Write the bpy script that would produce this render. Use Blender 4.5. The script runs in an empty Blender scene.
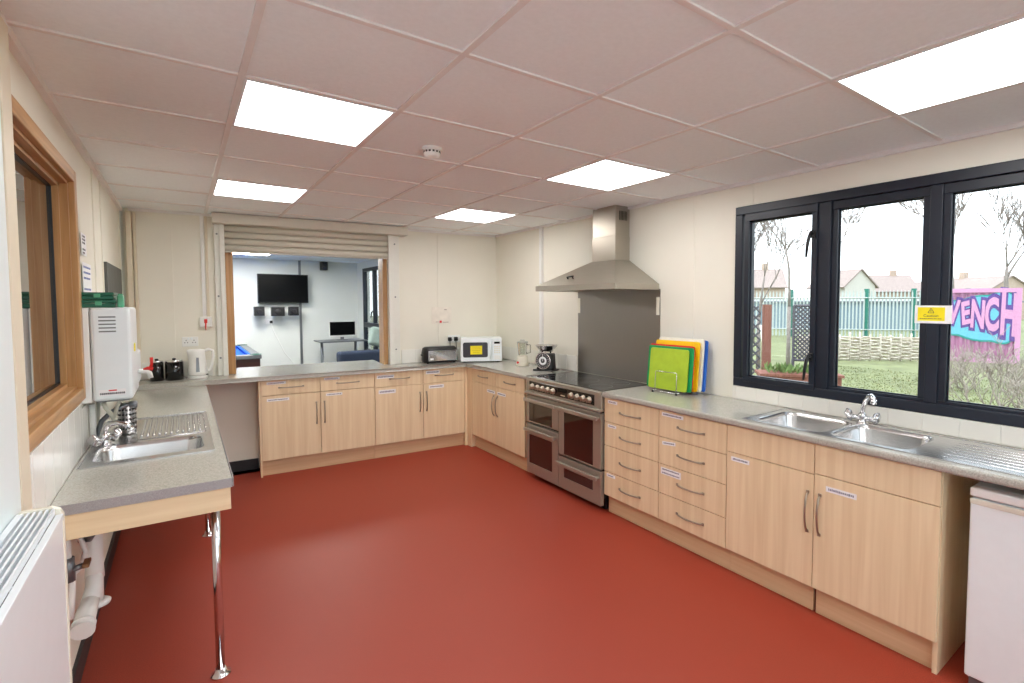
import bpy, bmesh, math, random
from mathutils import Vector, Matrix
random.seed(7)
C = bpy.context.scene.collection
PI = math.pi

# ------------------------------------------------------------------ materials
def lin(c):
    f = lambda v: (v/255/12.92) if v/255 <= .04045 else ((v/255+.055)/1.055)**2.4
    return (f(c[0]), f(c[1]), f(c[2]), 1.0)

def base(name, rough=.5, metal=0., col=(200, 200, 200), coat=0., spec=.5):
    m = bpy.data.materials.new(name); m.use_nodes = True
    nt = m.node_tree; b = nt.nodes['Principled BSDF']
    b.inputs['Base Color'].default_value = lin(col)
    b.inputs['Roughness'].default_value = rough
    b.inputs['Metallic'].default_value = metal
    b.inputs['Coat Weight'].default_value = coat
    b.inputs['Specular IOR Level'].default_value = spec
    m.diffuse_color = lin(col)
    return m, nt, b

def flat(name, col, rough=.5, metal=0., var=.06, scale=18., bump=0., coat=0., spec=.5, bscale=None):
    """plain colour with a faint procedural mottling"""
    m, nt, b = base(name, rough, metal, col, coat, spec)
    tc = nt.nodes.new('ShaderNodeTexCoord'); no = nt.nodes.new('ShaderNodeTexNoise')
    no.inputs['Scale'].default_value = scale; no.inputs['Detail'].default_value = 4
    nt.links.new(tc.outputs['Object'], no.inputs['Vector'])
    r = nt.nodes.new('ShaderNodeValToRGB')
    l = lin(col)
    r.color_ramp.elements[0].position = .3; r.color_ramp.elements[1].position = .7
    r.color_ramp.elements[0].color = tuple(v*(1-var) for v in l[:3])+(1,)
    r.color_ramp.elements[1].color = tuple(min(1, v*(1+var)) for v in l[:3])+(1,)
    nt.links.new(no.outputs['Fac'], r.inputs['Fac']); nt.links.new(r.outputs['Color'], b.inputs['Base Color'])
    if bump:
        bp = nt.nodes.new('ShaderNodeBump'); bp.inputs['Strength'].default_value = bump; bp.inputs['Distance'].default_value = .002
        if bscale:
            n2 = nt.nodes.new('ShaderNodeTexNoise'); n2.inputs['Scale'].default_value = bscale
            nt.links.new(tc.outputs['Object'], n2.inputs['Vector']); nt.links.new(n2.outputs['Fac'], bp.inputs['Height'])
        else:
            nt.links.new(no.outputs['Fac'], bp.inputs['Height'])
        nt.links.new(bp.outputs['Normal'], b.inputs['Normal'])
    return m

def speckle(name, c0, c1, c2, scale, rough, spec=.5, coat=0.):
    m, nt, b = base(name, rough, 0, c1, coat, spec)
    tc = nt.nodes.new('ShaderNodeTexCoord'); no = nt.nodes.new('ShaderNodeTexNoise')
    no.inputs['Scale'].default_value = scale; no.inputs['Detail'].default_value = 3; no.inputs['Roughness'].default_value = .8
    nt.links.new(tc.outputs['Object'], no.inputs['Vector'])
    r = nt.nodes.new('ShaderNodeValToRGB'); e = r.color_ramp.elements
    e[0].position = .34; e[0].color = lin(c0); e[1].position = .66; e[1].color = lin(c2)
    k = e.new(.5); k.color = lin(c1)
    nt.links.new(no.outputs['Fac'], r.inputs['Fac'])
    n2 = nt.nodes.new('ShaderNodeTexNoise'); n2.inputs['Scale'].default_value = 1.3; n2.inputs['Detail'].default_value = 3
    nt.links.new(tc.outputs['Object'], n2.inputs['Vector'])
    mr = nt.nodes.new('ShaderNodeMapRange'); mr.inputs[3].default_value = .94; mr.inputs[4].default_value = 1.06
    nt.links.new(n2.outputs['Fac'], mr.inputs[0])
    mx = nt.nodes.new('ShaderNodeVectorMath'); mx.operation = 'SCALE'
    nt.links.new(r.outputs['Color'], mx.inputs[0]); nt.links.new(mr.outputs[0], mx.inputs['Scale'])
    nt.links.new(mx.outputs[0], b.inputs['Base Color'])
    return m

def wood(name, c0, c1, rough=.4, axis=2, scale=26., stretch=.05, contrast=(.35, .7)):
    m, nt, b = base(name, rough, 0, c1)
    tc = nt.nodes.new('ShaderNodeTexCoord'); mp = nt.nodes.new('ShaderNodeMapping')
    s = [1, 1, 1]; s[axis] = stretch; mp.inputs['Scale'].default_value = s
    no = nt.nodes.new('ShaderNodeTexNoise'); no.inputs['Scale'].default_value = scale; no.inputs['Detail'].default_value = 6
    no.inputs['Distortion'].default_value = .6
    nt.links.new(tc.outputs['Object'], mp.inputs['Vector']); nt.links.new(mp.outputs['Vector'], no.inputs['Vector'])
    r = nt.nodes.new('ShaderNodeValToRGB'); e = r.color_ramp.elements
    e[0].position = contrast[0]; e[0].color = lin(c0); e[1].position = contrast[1]; e[1].color = lin(c1)
    nt.links.new(no.outputs['Fac'], r.inputs['Fac']); nt.links.new(r.outputs['Color'], b.inputs['Base Color'])
    return m

def steel(name, col=(190, 186, 178), rough=.32, axis=0, amt=.12, metal=1.):
    m, nt, b = base(name, rough, metal, col)
    tc = nt.nodes.new('ShaderNodeTexCoord'); mp = nt.nodes.new('ShaderNodeMapping')
    s = [90, 90, 90]; s[axis] = 1.5; mp.inputs['Scale'].default_value = s
    no = nt.nodes.new('ShaderNodeTexNoise'); no.inputs['Scale'].default_value = 3; no.inputs['Detail'].default_value = 5
    nt.links.new(tc.outputs['Object'], mp.inputs['Vector']); nt.links.new(mp.outputs['Vector'], no.inputs['Vector'])
    mr = nt.nodes.new('ShaderNodeMapRange'); mr.inputs[3].default_value = rough-amt; mr.inputs[4].default_value = rough+amt
    nt.links.new(no.outputs['Fac'], mr.inputs[0]); nt.links.new(mr.outputs[0], b.inputs['Roughness'])
    return m

def glass(name, tint=(235, 242, 242), fac=1.0, ior=1.5):
    m = bpy.data.materials.new(name); m.use_nodes = True; nt = m.node_tree
    for n in list(nt.nodes): nt.nodes.remove(n)
    out = nt.nodes.new('ShaderNodeOutputMaterial'); mix = nt.nodes.new('ShaderNodeMixShader')
    tr = nt.nodes.new('ShaderNodeBsdfTransparent'); gl = nt.nodes.new('ShaderNodeBsdfGlossy'); fr = nt.nodes.new('ShaderNodeFresnel')
    tr.inputs['Color'].default_value = lin(tint); gl.inputs['Roughness'].default_value = .01
    fr.inputs['IOR'].default_value = ior
    ml = nt.nodes.new('ShaderNodeMath'); ml.operation = 'MULTIPLY'; ml.inputs[1].default_value = fac; ml.use_clamp = True
    nt.links.new(fr.outputs[0], ml.inputs[0]); nt.links.new(ml.outputs[0], mix.inputs[0])
    nt.links.new(tr.outputs[0], mix.inputs[1]); nt.links.new(gl.outputs[0], mix.inputs[2]); nt.links.new(mix.outputs[0], out.inputs[0])
    return m

def emit(name, col, strength):
    m = bpy.data.materials.new(name); m.use_nodes = True; nt = m.node_tree
    for n in list(nt.nodes): nt.nodes.remove(n)
    out = nt.nodes.new('ShaderNodeOutputMaterial'); e = nt.nodes.new('ShaderNodeEmission')
    e.inputs[0].default_value = lin(col); e.inputs[1].default_value = strength
    nt.links.new(e.outputs[0], out.inputs[0]); return m

M = {}
M['floor'] = speckle('red_vinyl', (122, 44, 29), (152, 55, 37), (176, 72, 50), 260, .5, spec=.45)
M['ceil'] = flat('ceiling_tile', (240, 247, 249), .9, var=.02, scale=60, bump=.25, bscale=240)
M['grid'] = flat('ceiling_grid_paint', (232, 230, 228), .6, var=.02)
M['wall'] = flat('cream_wall', (232, 229, 216), .55, var=.015, scale=3)
M['wall_cool'] = flat('white_wall', (226, 236, 238), .5, var=.015, scale=3)
M['strip'] = flat('cream_strip', (222, 212, 190), .5, var=.02)
M['lounge'] = flat('lounge_wall', (226, 230, 226), .6, var=.015, scale=3)
M['greyfloor'] = flat('lounge_carpet', (96, 98, 104), .9, var=.1, scale=90)
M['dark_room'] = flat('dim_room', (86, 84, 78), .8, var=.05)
M['skirt'] = flat('black_skirting', (34, 31, 33), .45, var=.1)
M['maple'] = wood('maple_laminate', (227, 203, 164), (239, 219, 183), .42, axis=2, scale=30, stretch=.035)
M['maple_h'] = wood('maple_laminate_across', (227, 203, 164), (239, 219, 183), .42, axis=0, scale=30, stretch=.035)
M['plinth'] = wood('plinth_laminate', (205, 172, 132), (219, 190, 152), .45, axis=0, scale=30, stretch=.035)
M['oak'] = wood('oak', (168, 122, 72), (200, 156, 104), .38, axis=2, scale=34, stretch=.05)
M['oak_h'] = wood('oak_along', (168, 122, 72), (200, 156, 104), .38, axis=1, scale=34, stretch=.05)
M['worktop'] = speckle('grey_worktop', (150, 149, 141), (174, 172, 163), (192, 190, 181), 170, .22, spec=.5, coat=.25)
M['worktop_edge'] = speckle('worktop_lipping', (146, 144, 146), (160, 158, 160), (176, 174, 176), 300, .45)
M['steel'] = steel('brushed_steel', (176, 170, 157), .42, axis=1, metal=.7)
M['steel_v'] = steel('brushed_steel_upright', (186, 178, 166), .34, axis=1)
M['steel_dark'] = steel('splash_steel', (158, 154, 148), .40, axis=2)
M['sink'] = steel('sink_steel', (206, 206, 206), .24, axis=1, amt=.07)
M['chrome'] = flat('chrome', (222, 222, 224), .1, 1., var=.02)
M['nickel'] = flat('satin_nickel', (172, 160, 144), .32, 1., var=.03)
M['tile'] = flat('white_tile', (238, 237, 230), .22, var=.015, scale=6)
M['grout'] = flat('grout', (214, 210, 200), .8)
M['navy'] = flat('anthracite_frame', (22, 30, 44), .4, var=.06)
M['black'] = flat('black_plastic', (22, 22, 24), .4, var=.1)
M['black_gloss'] = flat('black_gloss', (14, 14, 16), .08, var=.05, spec=.6)
M['oven_glass'] = flat('oven_glass', (26, 20, 18), .05, var=.05, spec=.9, coat=.5)
M['white'] = flat('white_enamel', (234, 241, 244), .3, var=.012)
M['rad_white'] = flat('radiator_enamel', (226, 232, 236), .35, var=.012)
M['white_plastic'] = flat('white_plastic', (236, 237, 234), .4, var=.015)
M['offwhite'] = flat('offwhite_plastic', (228, 224, 208), .42, var=.02)
M['shutter'] = flat('shutter_paint', (216, 212, 199), .42, var=.015)
M['shutter_w'] = flat('shutter_guide_paint', (226, 226, 218), .42, var=.015)
M['paper'] = flat('paper', (244, 244, 246), .7, var=.01)
M['ink'] = flat('ink', (60, 60, 72), .7)
M['labelink'] = flat('label_print', (120, 122, 142), .7)
M['blueink'] = flat('blue_ink', (84, 104, 168), .7)
M['red'] = flat('red_plastic', (214, 34, 26), .35)
M['redboard'] = flat('red_board', (226, 44, 36), .45)
M['yellow'] = flat('yellow_board', (250, 206, 20), .45)
M['lime'] = flat('lime_board', (168, 196, 50), .45)
M['green'] = flat('green_board', (14, 150, 84), .45)
M['whiteboard'] = flat('white_board', (236, 236, 226), .45)
M['blueboard'] = flat('blue_board', (40, 104, 200), .45)
M['yellowpaper'] = flat('yellow_notice', (246, 228, 26), .6, var=.02)
M['greenbox'] = flat('green_plastic', (22, 92, 70), .4)
M['greenpale'] = flat('pale_green_plastic', (88, 168, 130), .4)
M['chalk'] = flat('chalkboard', (86, 88, 84), .6, var=.1, scale=8)
M['glass'] = glass('window_glass', (243, 245, 245), .7)
M['glass_int'] = glass('interior_glass', (190, 196, 188), 1.9, 1.55)
M['jug'] = glass('clear_jug', (232, 236, 230), 1.6, 1.5)
M['lamp'] = emit('lamp_diffuser', (255, 253, 250), 8.5)
M['lamp_cool'] = emit('lounge_lamp_diffuser', (255, 252, 246), 32.0)
M['screen'] = flat('dark_screen', (6, 7, 9), .25, spec=.12)
M['blue_felt'] = flat('blue_felt', (20, 96, 206), .9)
M['mahogany'] = wood('mahogany', (52, 20, 16), (78, 32, 24), .35, axis=0)
M['navy_fabric'] = flat('navy_fabric', (40, 52, 74), .9)
M['sage'] = flat('sage_fabric', (140, 158, 152), .9)
M['greymetal'] = flat('grey_metal', (120, 124, 128), .4, .6)
M['grass'] = flat('grass_blades', (122, 126, 82), .9, var=.15, scale=3.0, bump=.8, bscale=60)
M['ground'] = flat('meadow_soil', (114, 118, 80), .95, var=.25, scale=2.2, bump=.6, bscale=40)
M['palegreen_metal'] = flat('palisade_paint', (186, 194, 190), .6)
M['greenpost'] = flat('green_post_paint', (40, 116, 100), .6)
M['wicker'] = wood('woven_willow', (168, 154, 138), (220, 210, 196), .9, axis=1, scale=14, stretch=.15)
M['bounce_ground'] = flat('bounce_paving', (226, 224, 220), .9, var=.06, scale=4)
M['bark'] = flat('bark', (132, 122, 116), .9, var=.2)
M['twig'] = flat('twig', (150, 138, 128), .9, var=.2)
M['trellis'] = flat('trellis_timber', (86, 82, 88), .9, var=.15)
M['redwood'] = wood('stained_timber', (116, 70, 58), (146, 94, 80), .8, axis=2)
M['container'] = flat('pink_painted_steel', (160, 106, 138), .6, var=.1, scale=2)
M['cyan'] = flat('cyan_spray_paint', (96, 172, 192), .6)
M['teal'] = flat('teal_spray_paint', (30, 140, 132), .6)
M['purple'] = flat('purple_spray_paint', (86, 58, 132), .6)
M['pinkpaint'] = flat('pink_spray_paint', (196, 140, 176), .6)
M['brickpale'] = flat('pale_brick', (176, 156, 140), .9, var=.1, scale=5)
M['render'] = flat('pale_render', (196, 190, 182), .9)
M['rooftile'] = flat('roof_tile', (150, 134, 128), .9, var=.15, scale=6)
M['leaf'] = flat('hedge_leaf', (98, 120, 66), .9, var=.3)
M['stain'] = flat('rust_stain', (128, 92, 60), .8)

# ------------------------------------------------------------------ mesh builder
class MB:
    def __init__(s): s.bm = bmesh.new(); s.mi = 0
    def _v(s, l): return [s.bm.verts.new(p) for p in l]
    def _f(s, vs, smooth=False):
        try:
            f = s.bm.faces.new(vs); f.material_index = s.mi; f.smooth = smooth; return f
        except ValueError: return None
    def box(s, x0, x1, y0, y1, z0, z1, bev=0, seg=2):
        x0, x1 = min(x0, x1), max(x0, x1); y0, y1 = min(y0, y1), max(y0, y1); z0, z1 = min(z0, z1), max(z0, z1)
        v = s._v([(x0, y0, z0), (x1, y0, z0), (x1, y1, z0), (x0, y1, z0), (x0, y0, z1), (x1, y0, z1), (x1, y1, z1), (x0, y1, z1)])
        fs = [s._f([v[i] for i in q]) for q in ((0, 3, 2, 1), (4, 5, 6, 7), (0, 1, 5, 4), (1, 2, 6, 5), (2, 3, 7, 6), (3, 0, 4, 7))]
        if bev:
            es = list({e for f in fs for e in f.edges})
            r = bmesh.ops.bevel(s.bm, geom=es, offset=bev, segments=seg, profile=.5, affect='EDGES')
            for f in r['faces']: f.material_index = s.mi
        return s
    def hexa(s, b, t):
        """b, t: four bottom and four top points, anticlockwise from above"""
        v = s._v(list(b)+list(t))
        for q in ((0, 3, 2, 1), (4, 5, 6, 7), (0, 1, 5, 4), (1, 2, 6, 5), (2, 3, 7, 6), (3, 0, 4, 7)): s._f([v[i] for i in q])
        return s
    def quad(s, pts): s._f(s._v(pts)); return s
    def loft(s, rings, cap0=True, cap1=True, smooth=True, closed=True):
        vs = [s._v(r) for r in rings]; n = len(vs[0])
        for a, b in zip(vs, vs[1:]):
            for i in range(n if closed else n-1):
                j = (i+1) % n; s._f([a[i], a[j], b[j], b[i]], smooth)
        if cap0: s._f(list(reversed(vs[0])))
        if cap1: s._f(vs[-1])
        return s
    def lathe(s, prof, c=(0, 0, 0), n=20, axis='z', cap=True):
        def P(r, h, a):
            ca, sa = math.cos(a)*r, math.sin(a)*r
            return {'z': (c[0]+ca, c[1]+sa, c[2]+h), 'x': (c[0]+h, c[1]+ca, c[2]+sa), 'y': (c[0]+sa, c[1]+h, c[2]+ca)}[axis]
        return s.loft([[P(r, h, 2*PI*i/n) for i in range(n)] for r, h in prof], cap, cap)
    def cyl(s, c, r, h, n=16, axis='z'):
        return s.lathe([(r, 0), (r, h)], c, n, axis)
    def tube(s, pts, r, n=8, smooth=True):
        pts = [Vector(p) for p in pts]; rings = []
        rr = r if isinstance(r, (list, tuple)) else [r]*len(pts)
        up = None
        for i, p in enumerate(pts):
            t = (pts[min(i+1, len(pts)-1)]-pts[max(i-1, 0)])
            if t.length < 1e-9: t = Vector((0, 0, 1))
            t.normalize()
            if up is None:
                up = Vector((0, 0, 1)) if abs(t.z) < .9 else Vector((1, 0, 0))
            a = t.cross(up)
            if a.length < 1e-6: a = t.cross(Vector((0, 1, 0)))
            a.normalize(); b = a.cross(t).normalized(); up = b
            rings.append([p+(a*math.cos(2*PI*k/n)+b*math.sin(2*PI*k/n))*rr[i] for k in range(n)])
        return s.loft(rings, True, True, smooth)
    def ball(s, c, r, n=12, sc=(1, 1, 1)):
        rings = []
        for i in range(1, n):
            a = PI*i/n
            rings.append([(c[0]+r*sc[0]*math.sin(a)*math.cos(2*PI*k/n), c[1]+r*sc[1]*math.sin(a)*math.sin(2*PI*k/n), c[2]-r*sc[2]*math.cos(a)) for k in range(n)])
        return s.loft(rings)
    def prism(s, poly, z0, z1, holes=(), rnd=(), off=.012, seg=4, fmap=None):
        """poly in xy extruded z0..z1, with holes; rnd: indices of outer segments whose top/bottom edges are rounded"""
        bm = s.bm; fm = fmap or (lambda x, y, z: (x, y, z))
        loops = [list(poly)]+[list(h) for h in holes]
        tops = []; bots = []
        for lp in loops:
            tops.append(s._v([fm(p[0], p[1], z1) for p in lp])); bots.append(s._v([fm(p[0], p[1], z0) for p in lp]))
        redges = []
        for li, lp in enumerate(loops):
            n = len(lp)
            for i in range(n):
                j = (i+1) % n
                s._f([bots[li][i], bots[li][j], tops[li][j], tops[li][i]])
        for side in (tops, bots):
            es = []
            for lp in side:
                n = len(lp)
                for i in range(n):
                    e = bm.edges.get((lp[i], lp[(i+1) % n])) or bm.edges.new((lp[i], lp[(i+1) % n]))
                    es.append(e)
                    if lp is side[0] and i in rnd: redges.append(e)
            if len(loops) == 1 and len(poly) <= 60: s._f(side[0])
            else:
                r = bmesh.ops.triangle_fill(bm, edges=es, use_beauty=True, use_dissolve=False)
                for g in r['geom']:
                    if isinstance(g, bmesh.types.BMFace): g.material_index = s.mi
        if redges:
            bmesh.ops.bevel(bm, geom=redges, offset=off, segments=seg, profile=.5, affect='EDGES')
        return s
    def text(s, txt, size, fn, ext=.001, offset=0., center=True):
        """fn maps (x, y, z) of the flat lettering into place"""
        cu = bpy.data.curves.new('t', 'FONT'); cu.body = txt; cu.size = size; cu.extrude = ext; cu.offset = offset
        cu.resolution_u = 3
        if center: cu.align_x = 'CENTER'; cu.align_y = 'CENTER'
        o = bpy.data.objects.new('t', cu); C.objects.link(o)
        dg = bpy.context.evaluated_depsgraph_get()
        me = bpy.data.meshes.new_from_object(o.evaluated_get(dg))
        vs = s._v([fn(*v.co) for v in me.vertices])
        for p in me.polygons: s._f([vs[i] for i in p.vertices])
        bpy.data.objects.remove(o); bpy.data.curves.remove(cu); bpy.data.meshes.remove(me)
        return s
    def xf(s, m):
        bmesh.ops.transform(s.bm, matrix=m, verts=s.bm.verts); return s

def tag(o, label=None, cat=None, group=None, kind=None):
    if label: o['label'] = label
    if cat: o['category'] = cat
    if group: o['group'] = group
    if kind: o['kind'] = kind
    return o

def obj(name, mb, mats, parent=None, bevel=0, smooth=False, origin=None, loc=None):
    bm = mb.bm
    bmesh.ops.recalc_face_normals(bm, faces=bm.faces)
    me = bpy.data.meshes.new(name)
    if origin is not None: bmesh.ops.translate(bm, vec=-Vector(origin), verts=bm.verts)
    bm.to_mesh(me); bm.free()
    for m in (mats if isinstance(mats, (list, tuple)) else [mats]): me.materials.append(M[m] if isinstance(m, str) else m)
    o = bpy.data.objects.new(name, me); C.objects.link(o)
    if parent is not None: o.parent = parent
    if origin is not None: o.location = origin
    if loc is not None: o.location = loc
    if bevel:
        b = o.modifiers.new('bevel', 'BEVEL'); b.width = bevel; b.segments = 2; b.limit_method = 'ANGLE'; b.angle_limit = math.radians(50)
    if smooth:
        for p in me.polygons: p.use_smooth = True
    return o

def thing(name, label, cat, loc=(0, 0, 0), rz=0., group=None):
    o = bpy.data.objects.new(name, None); C.objects.link(o); o.location = loc; o.rotation_euler = (0, 0, rz)
    o.empty_display_size = .1
    return tag(o, label, cat, group)

def struct(name, mb, mats, parent=None, bevel=0):
    o = obj(name, mb, mats, parent, bevel)
    if parent is None: o['kind'] = 'structure'
    return o

def rrect(cx, cy, w, h, r, z, n=5):
    pts = []
    for (sx, sy, a0) in ((1, 1, 0), (-1, 1, PI/2), (-1, -1, PI), (1, -1, 1.5*PI)):
        for k in range(n+1):
            a = a0+PI/2*k/n
            pts.append((cx+sx*(w/2-r)+r*math.cos(a), cy+sy*(h/2-r)+r*math.sin(a), z))
    return pts

# ------------------------------------------------------------------ main dimensions
CEIL, TOP = 2.378, .92
XL, XR = -.40, 3.045          # side walls
XF = 2.511                    # faces of the run under the window
TH = -.08                     # the serving wall stands a few degrees off square
PV = Vector((1.5, 5.12, 0))
YF, YB, WT = 5.12, 5.44, .20  # serving-wall frame: cabinet faces, wall face, wall thickness
RB = Matrix.Translation(PV) @ Matrix.Rotation(TH, 4, 'Z') @ Matrix.Translation(-PV)
def rb(x, y, z=0): return tuple(RB @ Vector((x, y, z)))
def place_back(o):
    o.matrix_basis = RB @ o.matrix_basis
    return o

# ------------------------------------------------------------------ room shell
ROOM_Y0 = -1.7
b = MB(); b.prism([(XL-.1, ROOM_Y0-.1), (XR+.1, ROOM_Y0-.1), (XR+.1, rb(XR+.1, YB+.1)[1]), (XL-.1, rb(XL-.1, YB+.1)[1])], -.06, 0)
struct('floor', b, 'floor')
gx = [XL, .192, .75, 1.318, 1.898, 2.475, XR]
gy = [ROOM_Y0]+[.908-.6*k for k in range(4, 0, -1)]+[.908+.6*k for k in range(0, 9)]
gy = sorted(set(round(v, 3) for v in gy))
b = MB(); b.prism([(XL-.1, ROOM_Y0-.1), (XR+.1, ROOM_Y0-.1), (XR+.1, rb(XR+.1, YB+.12)[1]), (XL-.1, rb(XL-.1, YB+.12)[1])], CEIL, CEIL+.06)
ceil = struct('ceiling', b, 'ceil')
b = MB()
for x in gx[1:-1]: b.box(x-.011, x+.011, ROOM_Y0, rb(x, YB-.003)[1], CEIL-.007, CEIL+.002)
for y in gy[1:-1]: b.box(XL, XR, y-.010, y+.010, CEIL-.0065, CEIL+.002)
y8 = .908+.6*8
obj('ceiling_grid', b, 'grid', ceil)
b = MB()
b.box(XL, XL+.024, ROOM_Y0, rb(XL, YB)[1]-.003, CEIL-.03, CEIL); b.box(XR-.024, XR, ROOM_Y0, rb(XR, YB)[1]-.003, CEIL-.022, CEIL)
b.prism([rb(XL+.03, YB-.024)[:2], rb(XR-.01, YB-.024)[:2], rb(XR-.01, YB-.001)[:2], rb(XL+.03, YB-.001)[:2]], CEIL-.022, CEIL)
struct('trim_1', b, 'grid')

# wall_right with the window opening
WY0, WY1, WZ0, WZ1 = -1.36, 2.055, 1.012, 2.218
yr = rb(XR, YB)[1]
b = MB()
b.box(XR, XR+.16, WY1, yr+.2, -.06, CEIL+.06); b.box(XR, XR+.16, ROOM_Y0-.1, WY0, -.06, CEIL+.06)
b.box(XR, XR+.16, WY0, WY1, -.06, WZ0); b.box(XR, XR+.16, WY0, WY1, WZ1, CEIL+.06)
struct('wall_right', b, 'wall')
# wall_left with the interior window opening
LY0, LY1, LZ0, LZ1 = 2.0, 3.185, 1.175, 2.14
b = MB(); t = .14
b.box(XL-t, XL, LY1, rb(XL, YB)[1]+.2, -.06, CEIL+.06); b.box(XL-t, XL, ROOM_Y0-.1, LY0, -.06, CEIL+.06)
b.box(XL-t, XL, LY0, LY1, -.06, LZ0); b.box(XL-t, XL, LY0, LY1, LZ1, CEIL+.06)
struct('wall_left', b, 'wall')
QX0, QX1, QZ0, QZ1 = -.2, 2.9, .06, 2.30
b = MB(); y0, y1 = ROOM_Y0-.1, ROOM_Y0
b.box(XL-.1, QX0, y0, y1, -.06, CEIL+.06); b.box(QX1, XR+.1, y0, y1, -.06, CEIL+.06); b.box(QX0, QX1, y0, y1, -.06, QZ0); b.box(QX0, QX1, y0, y1, QZ1, CEIL+.06)
struct('wall_rear', b, 'wall')
b = MB(); e = .05
b.box(QX0, QX1, y0+.02, y1+.01, QZ0, QZ0+e); b.box(QX0, QX1, y0+.02, y1+.01, QZ1-e, QZ1)
for k in range(4): x = QX0+(QX1-QX0-e)*k/3; b.box(x, x+e, y0+.02, y1+.01, QZ0+e, QZ1-e)
w4 = struct('window_added', b, 'navy', bevel=.003)  # unseen rear window, added to bring more daylight onto the ceiling
b = MB(); b.box(QX0+e, QX1-e, y0+.05, y0+.054, QZ0+e, QZ1-e); obj('pane', b, 'glass', w4)
# wall_back with the serving hatch
HX0, HX1, HZ1 = .300, 1.745, 2.30
b = MB()
b.box(XL-.02, HX0, YB, YB+WT, -.06, CEIL+.06); b.box(HX1, XR+.02, YB, YB+WT, -.06, CEIL+.06)
b.box(HX0, HX1, YB, YB+WT, -.06, TOP-.045); b.box(HX0, HX1, YB, YB+WT, HZ1, CEIL+.06)
place_back(struct('wall_back', b, 'wall'))
# near projecting panel on the window side, with its cream cover strip
b = MB(); b.box(XL, XL+.03, ROOM_Y0, 1.957, 0, CEIL-.001); struct('trim_2', b, 'wall_cool')
b = MB(); b.box(XL, XL+.034, 1.958, 2.06, 0, CEIL-.031); struct('trim_3', b, 'strip', bevel=.004)
# wall panel joints
b = MB()
for y, w in ((3.95, .03), (4.30, .03), (5.48, .03)): b.box(XL, XL+.006, y-w/2, y+w/2, 1.0, CEIL-.03)
struct('trim_4', b, 'wall')
b = MB(); b.box(-.115, -.085, YB-.006, YB, .93, CEIL-.022); b.box(2.30, 2.33, YB-.006, YB, 1.1, CEIL-.022); place_back(struct('trim_5', b, 'wall'))
b = MB(); b.box(XL+.012, XL+.05, YB-.06, YB, .93, CEIL-.031); b.box(XL+.055, XL+.075, YB-.03, YB, .93, CEIL-.031); place_back(struct('trim_6', b, 'strip', bevel=.003))
b = MB()
for y in (2.42, 1.95): b.box(XR-.004, XR, y-.02, y+.02, 2.225, CEIL-.022)
b.box(XR-.004, XR, 2.40, 2.44, 1.1, 2.23)
struct('trim_7', b, 'wall')
# skirtings
b = MB(); b.box(XL, XL+.014, 2.062, 5.5, 0, .1); struct('baseboard_left', b, 'skirt')
b = MB(); b.box(XL+.02, .52, YB-.014, YB, 0, .1); place_back(struct('baseboard_back', b, 'skirt'))

# tiled upstands
def tiles(mb, a, n0, n1, step, z0, z1, mk):
    k = n0
    while k < n1-1e-6:
        e = min(k+step, n1); mk(mb, k+.0012, e-.0012, z0, z1); k = e
b = MB(); tiles(b, 0, -.6, 2.06, .155, TOP+.002, WZ0-.004, lambda m, p, q, z0, z1: m.box(XR-.012, XR-.001, p, q, z0, z1, .0015, 1))
b.box(XR-.009, XR, -.6, 2.06, TOP, WZ0-.003); struct('trim_8', b, 'tile')
b = MB(); tiles(b, 0, 2.062, 3.18, .15, .882, 1.115, lambda m, p, q, z0, z1: m.box(XL+.001, XL+.012, p, q, z0, z1, .0015, 1))
tiles(b, 0, 3.18, 4.1, .15, .882, 1.085, lambda m, p, q, z0, z1: m.box(XL+.001, XL+.012, p, q, z0, z1, .0015, 1))
b.box(XL, XL+.009, 2.062, 4.1, .88, 1.08); struct('trim_9', b, 'tile')
b = MB(); tiles(b, 0, 1.885, 3.02, .15, TOP+.002, TOP+.145, lambda m, p, q, z0, z1: m.box(p, q, YB-.009, YB-.001, z0, z1, .0015, 1))
tiles(b, 0, XL+.06, .18, .15, TOP+.002, TOP+.145, lambda m, p, q, z0, z1: m.box(p, q, YB-.009, YB-.001, z0, z1, .0015, 1))
b.box(1.885, 3.02, YB-.006, YB, TOP, TOP+.143); b.box(XL+.06, .18, YB-.006, YB, TOP, TOP+.143); place_back(struct('trim_10', b, 'tile'))
b = MB(); tiles(b, 0, 3.78, 5.2, .15, TOP+.002, TOP+.145, lambda m, p, q, z0, z1: m.box(XR-.009, XR-.001, p, q, z0, z1, .0015, 1))
b.box(XR-.006, XR, 3.78, 5.2, TOP, TOP+.143); struct('trim_11', b, 'tile')

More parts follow.
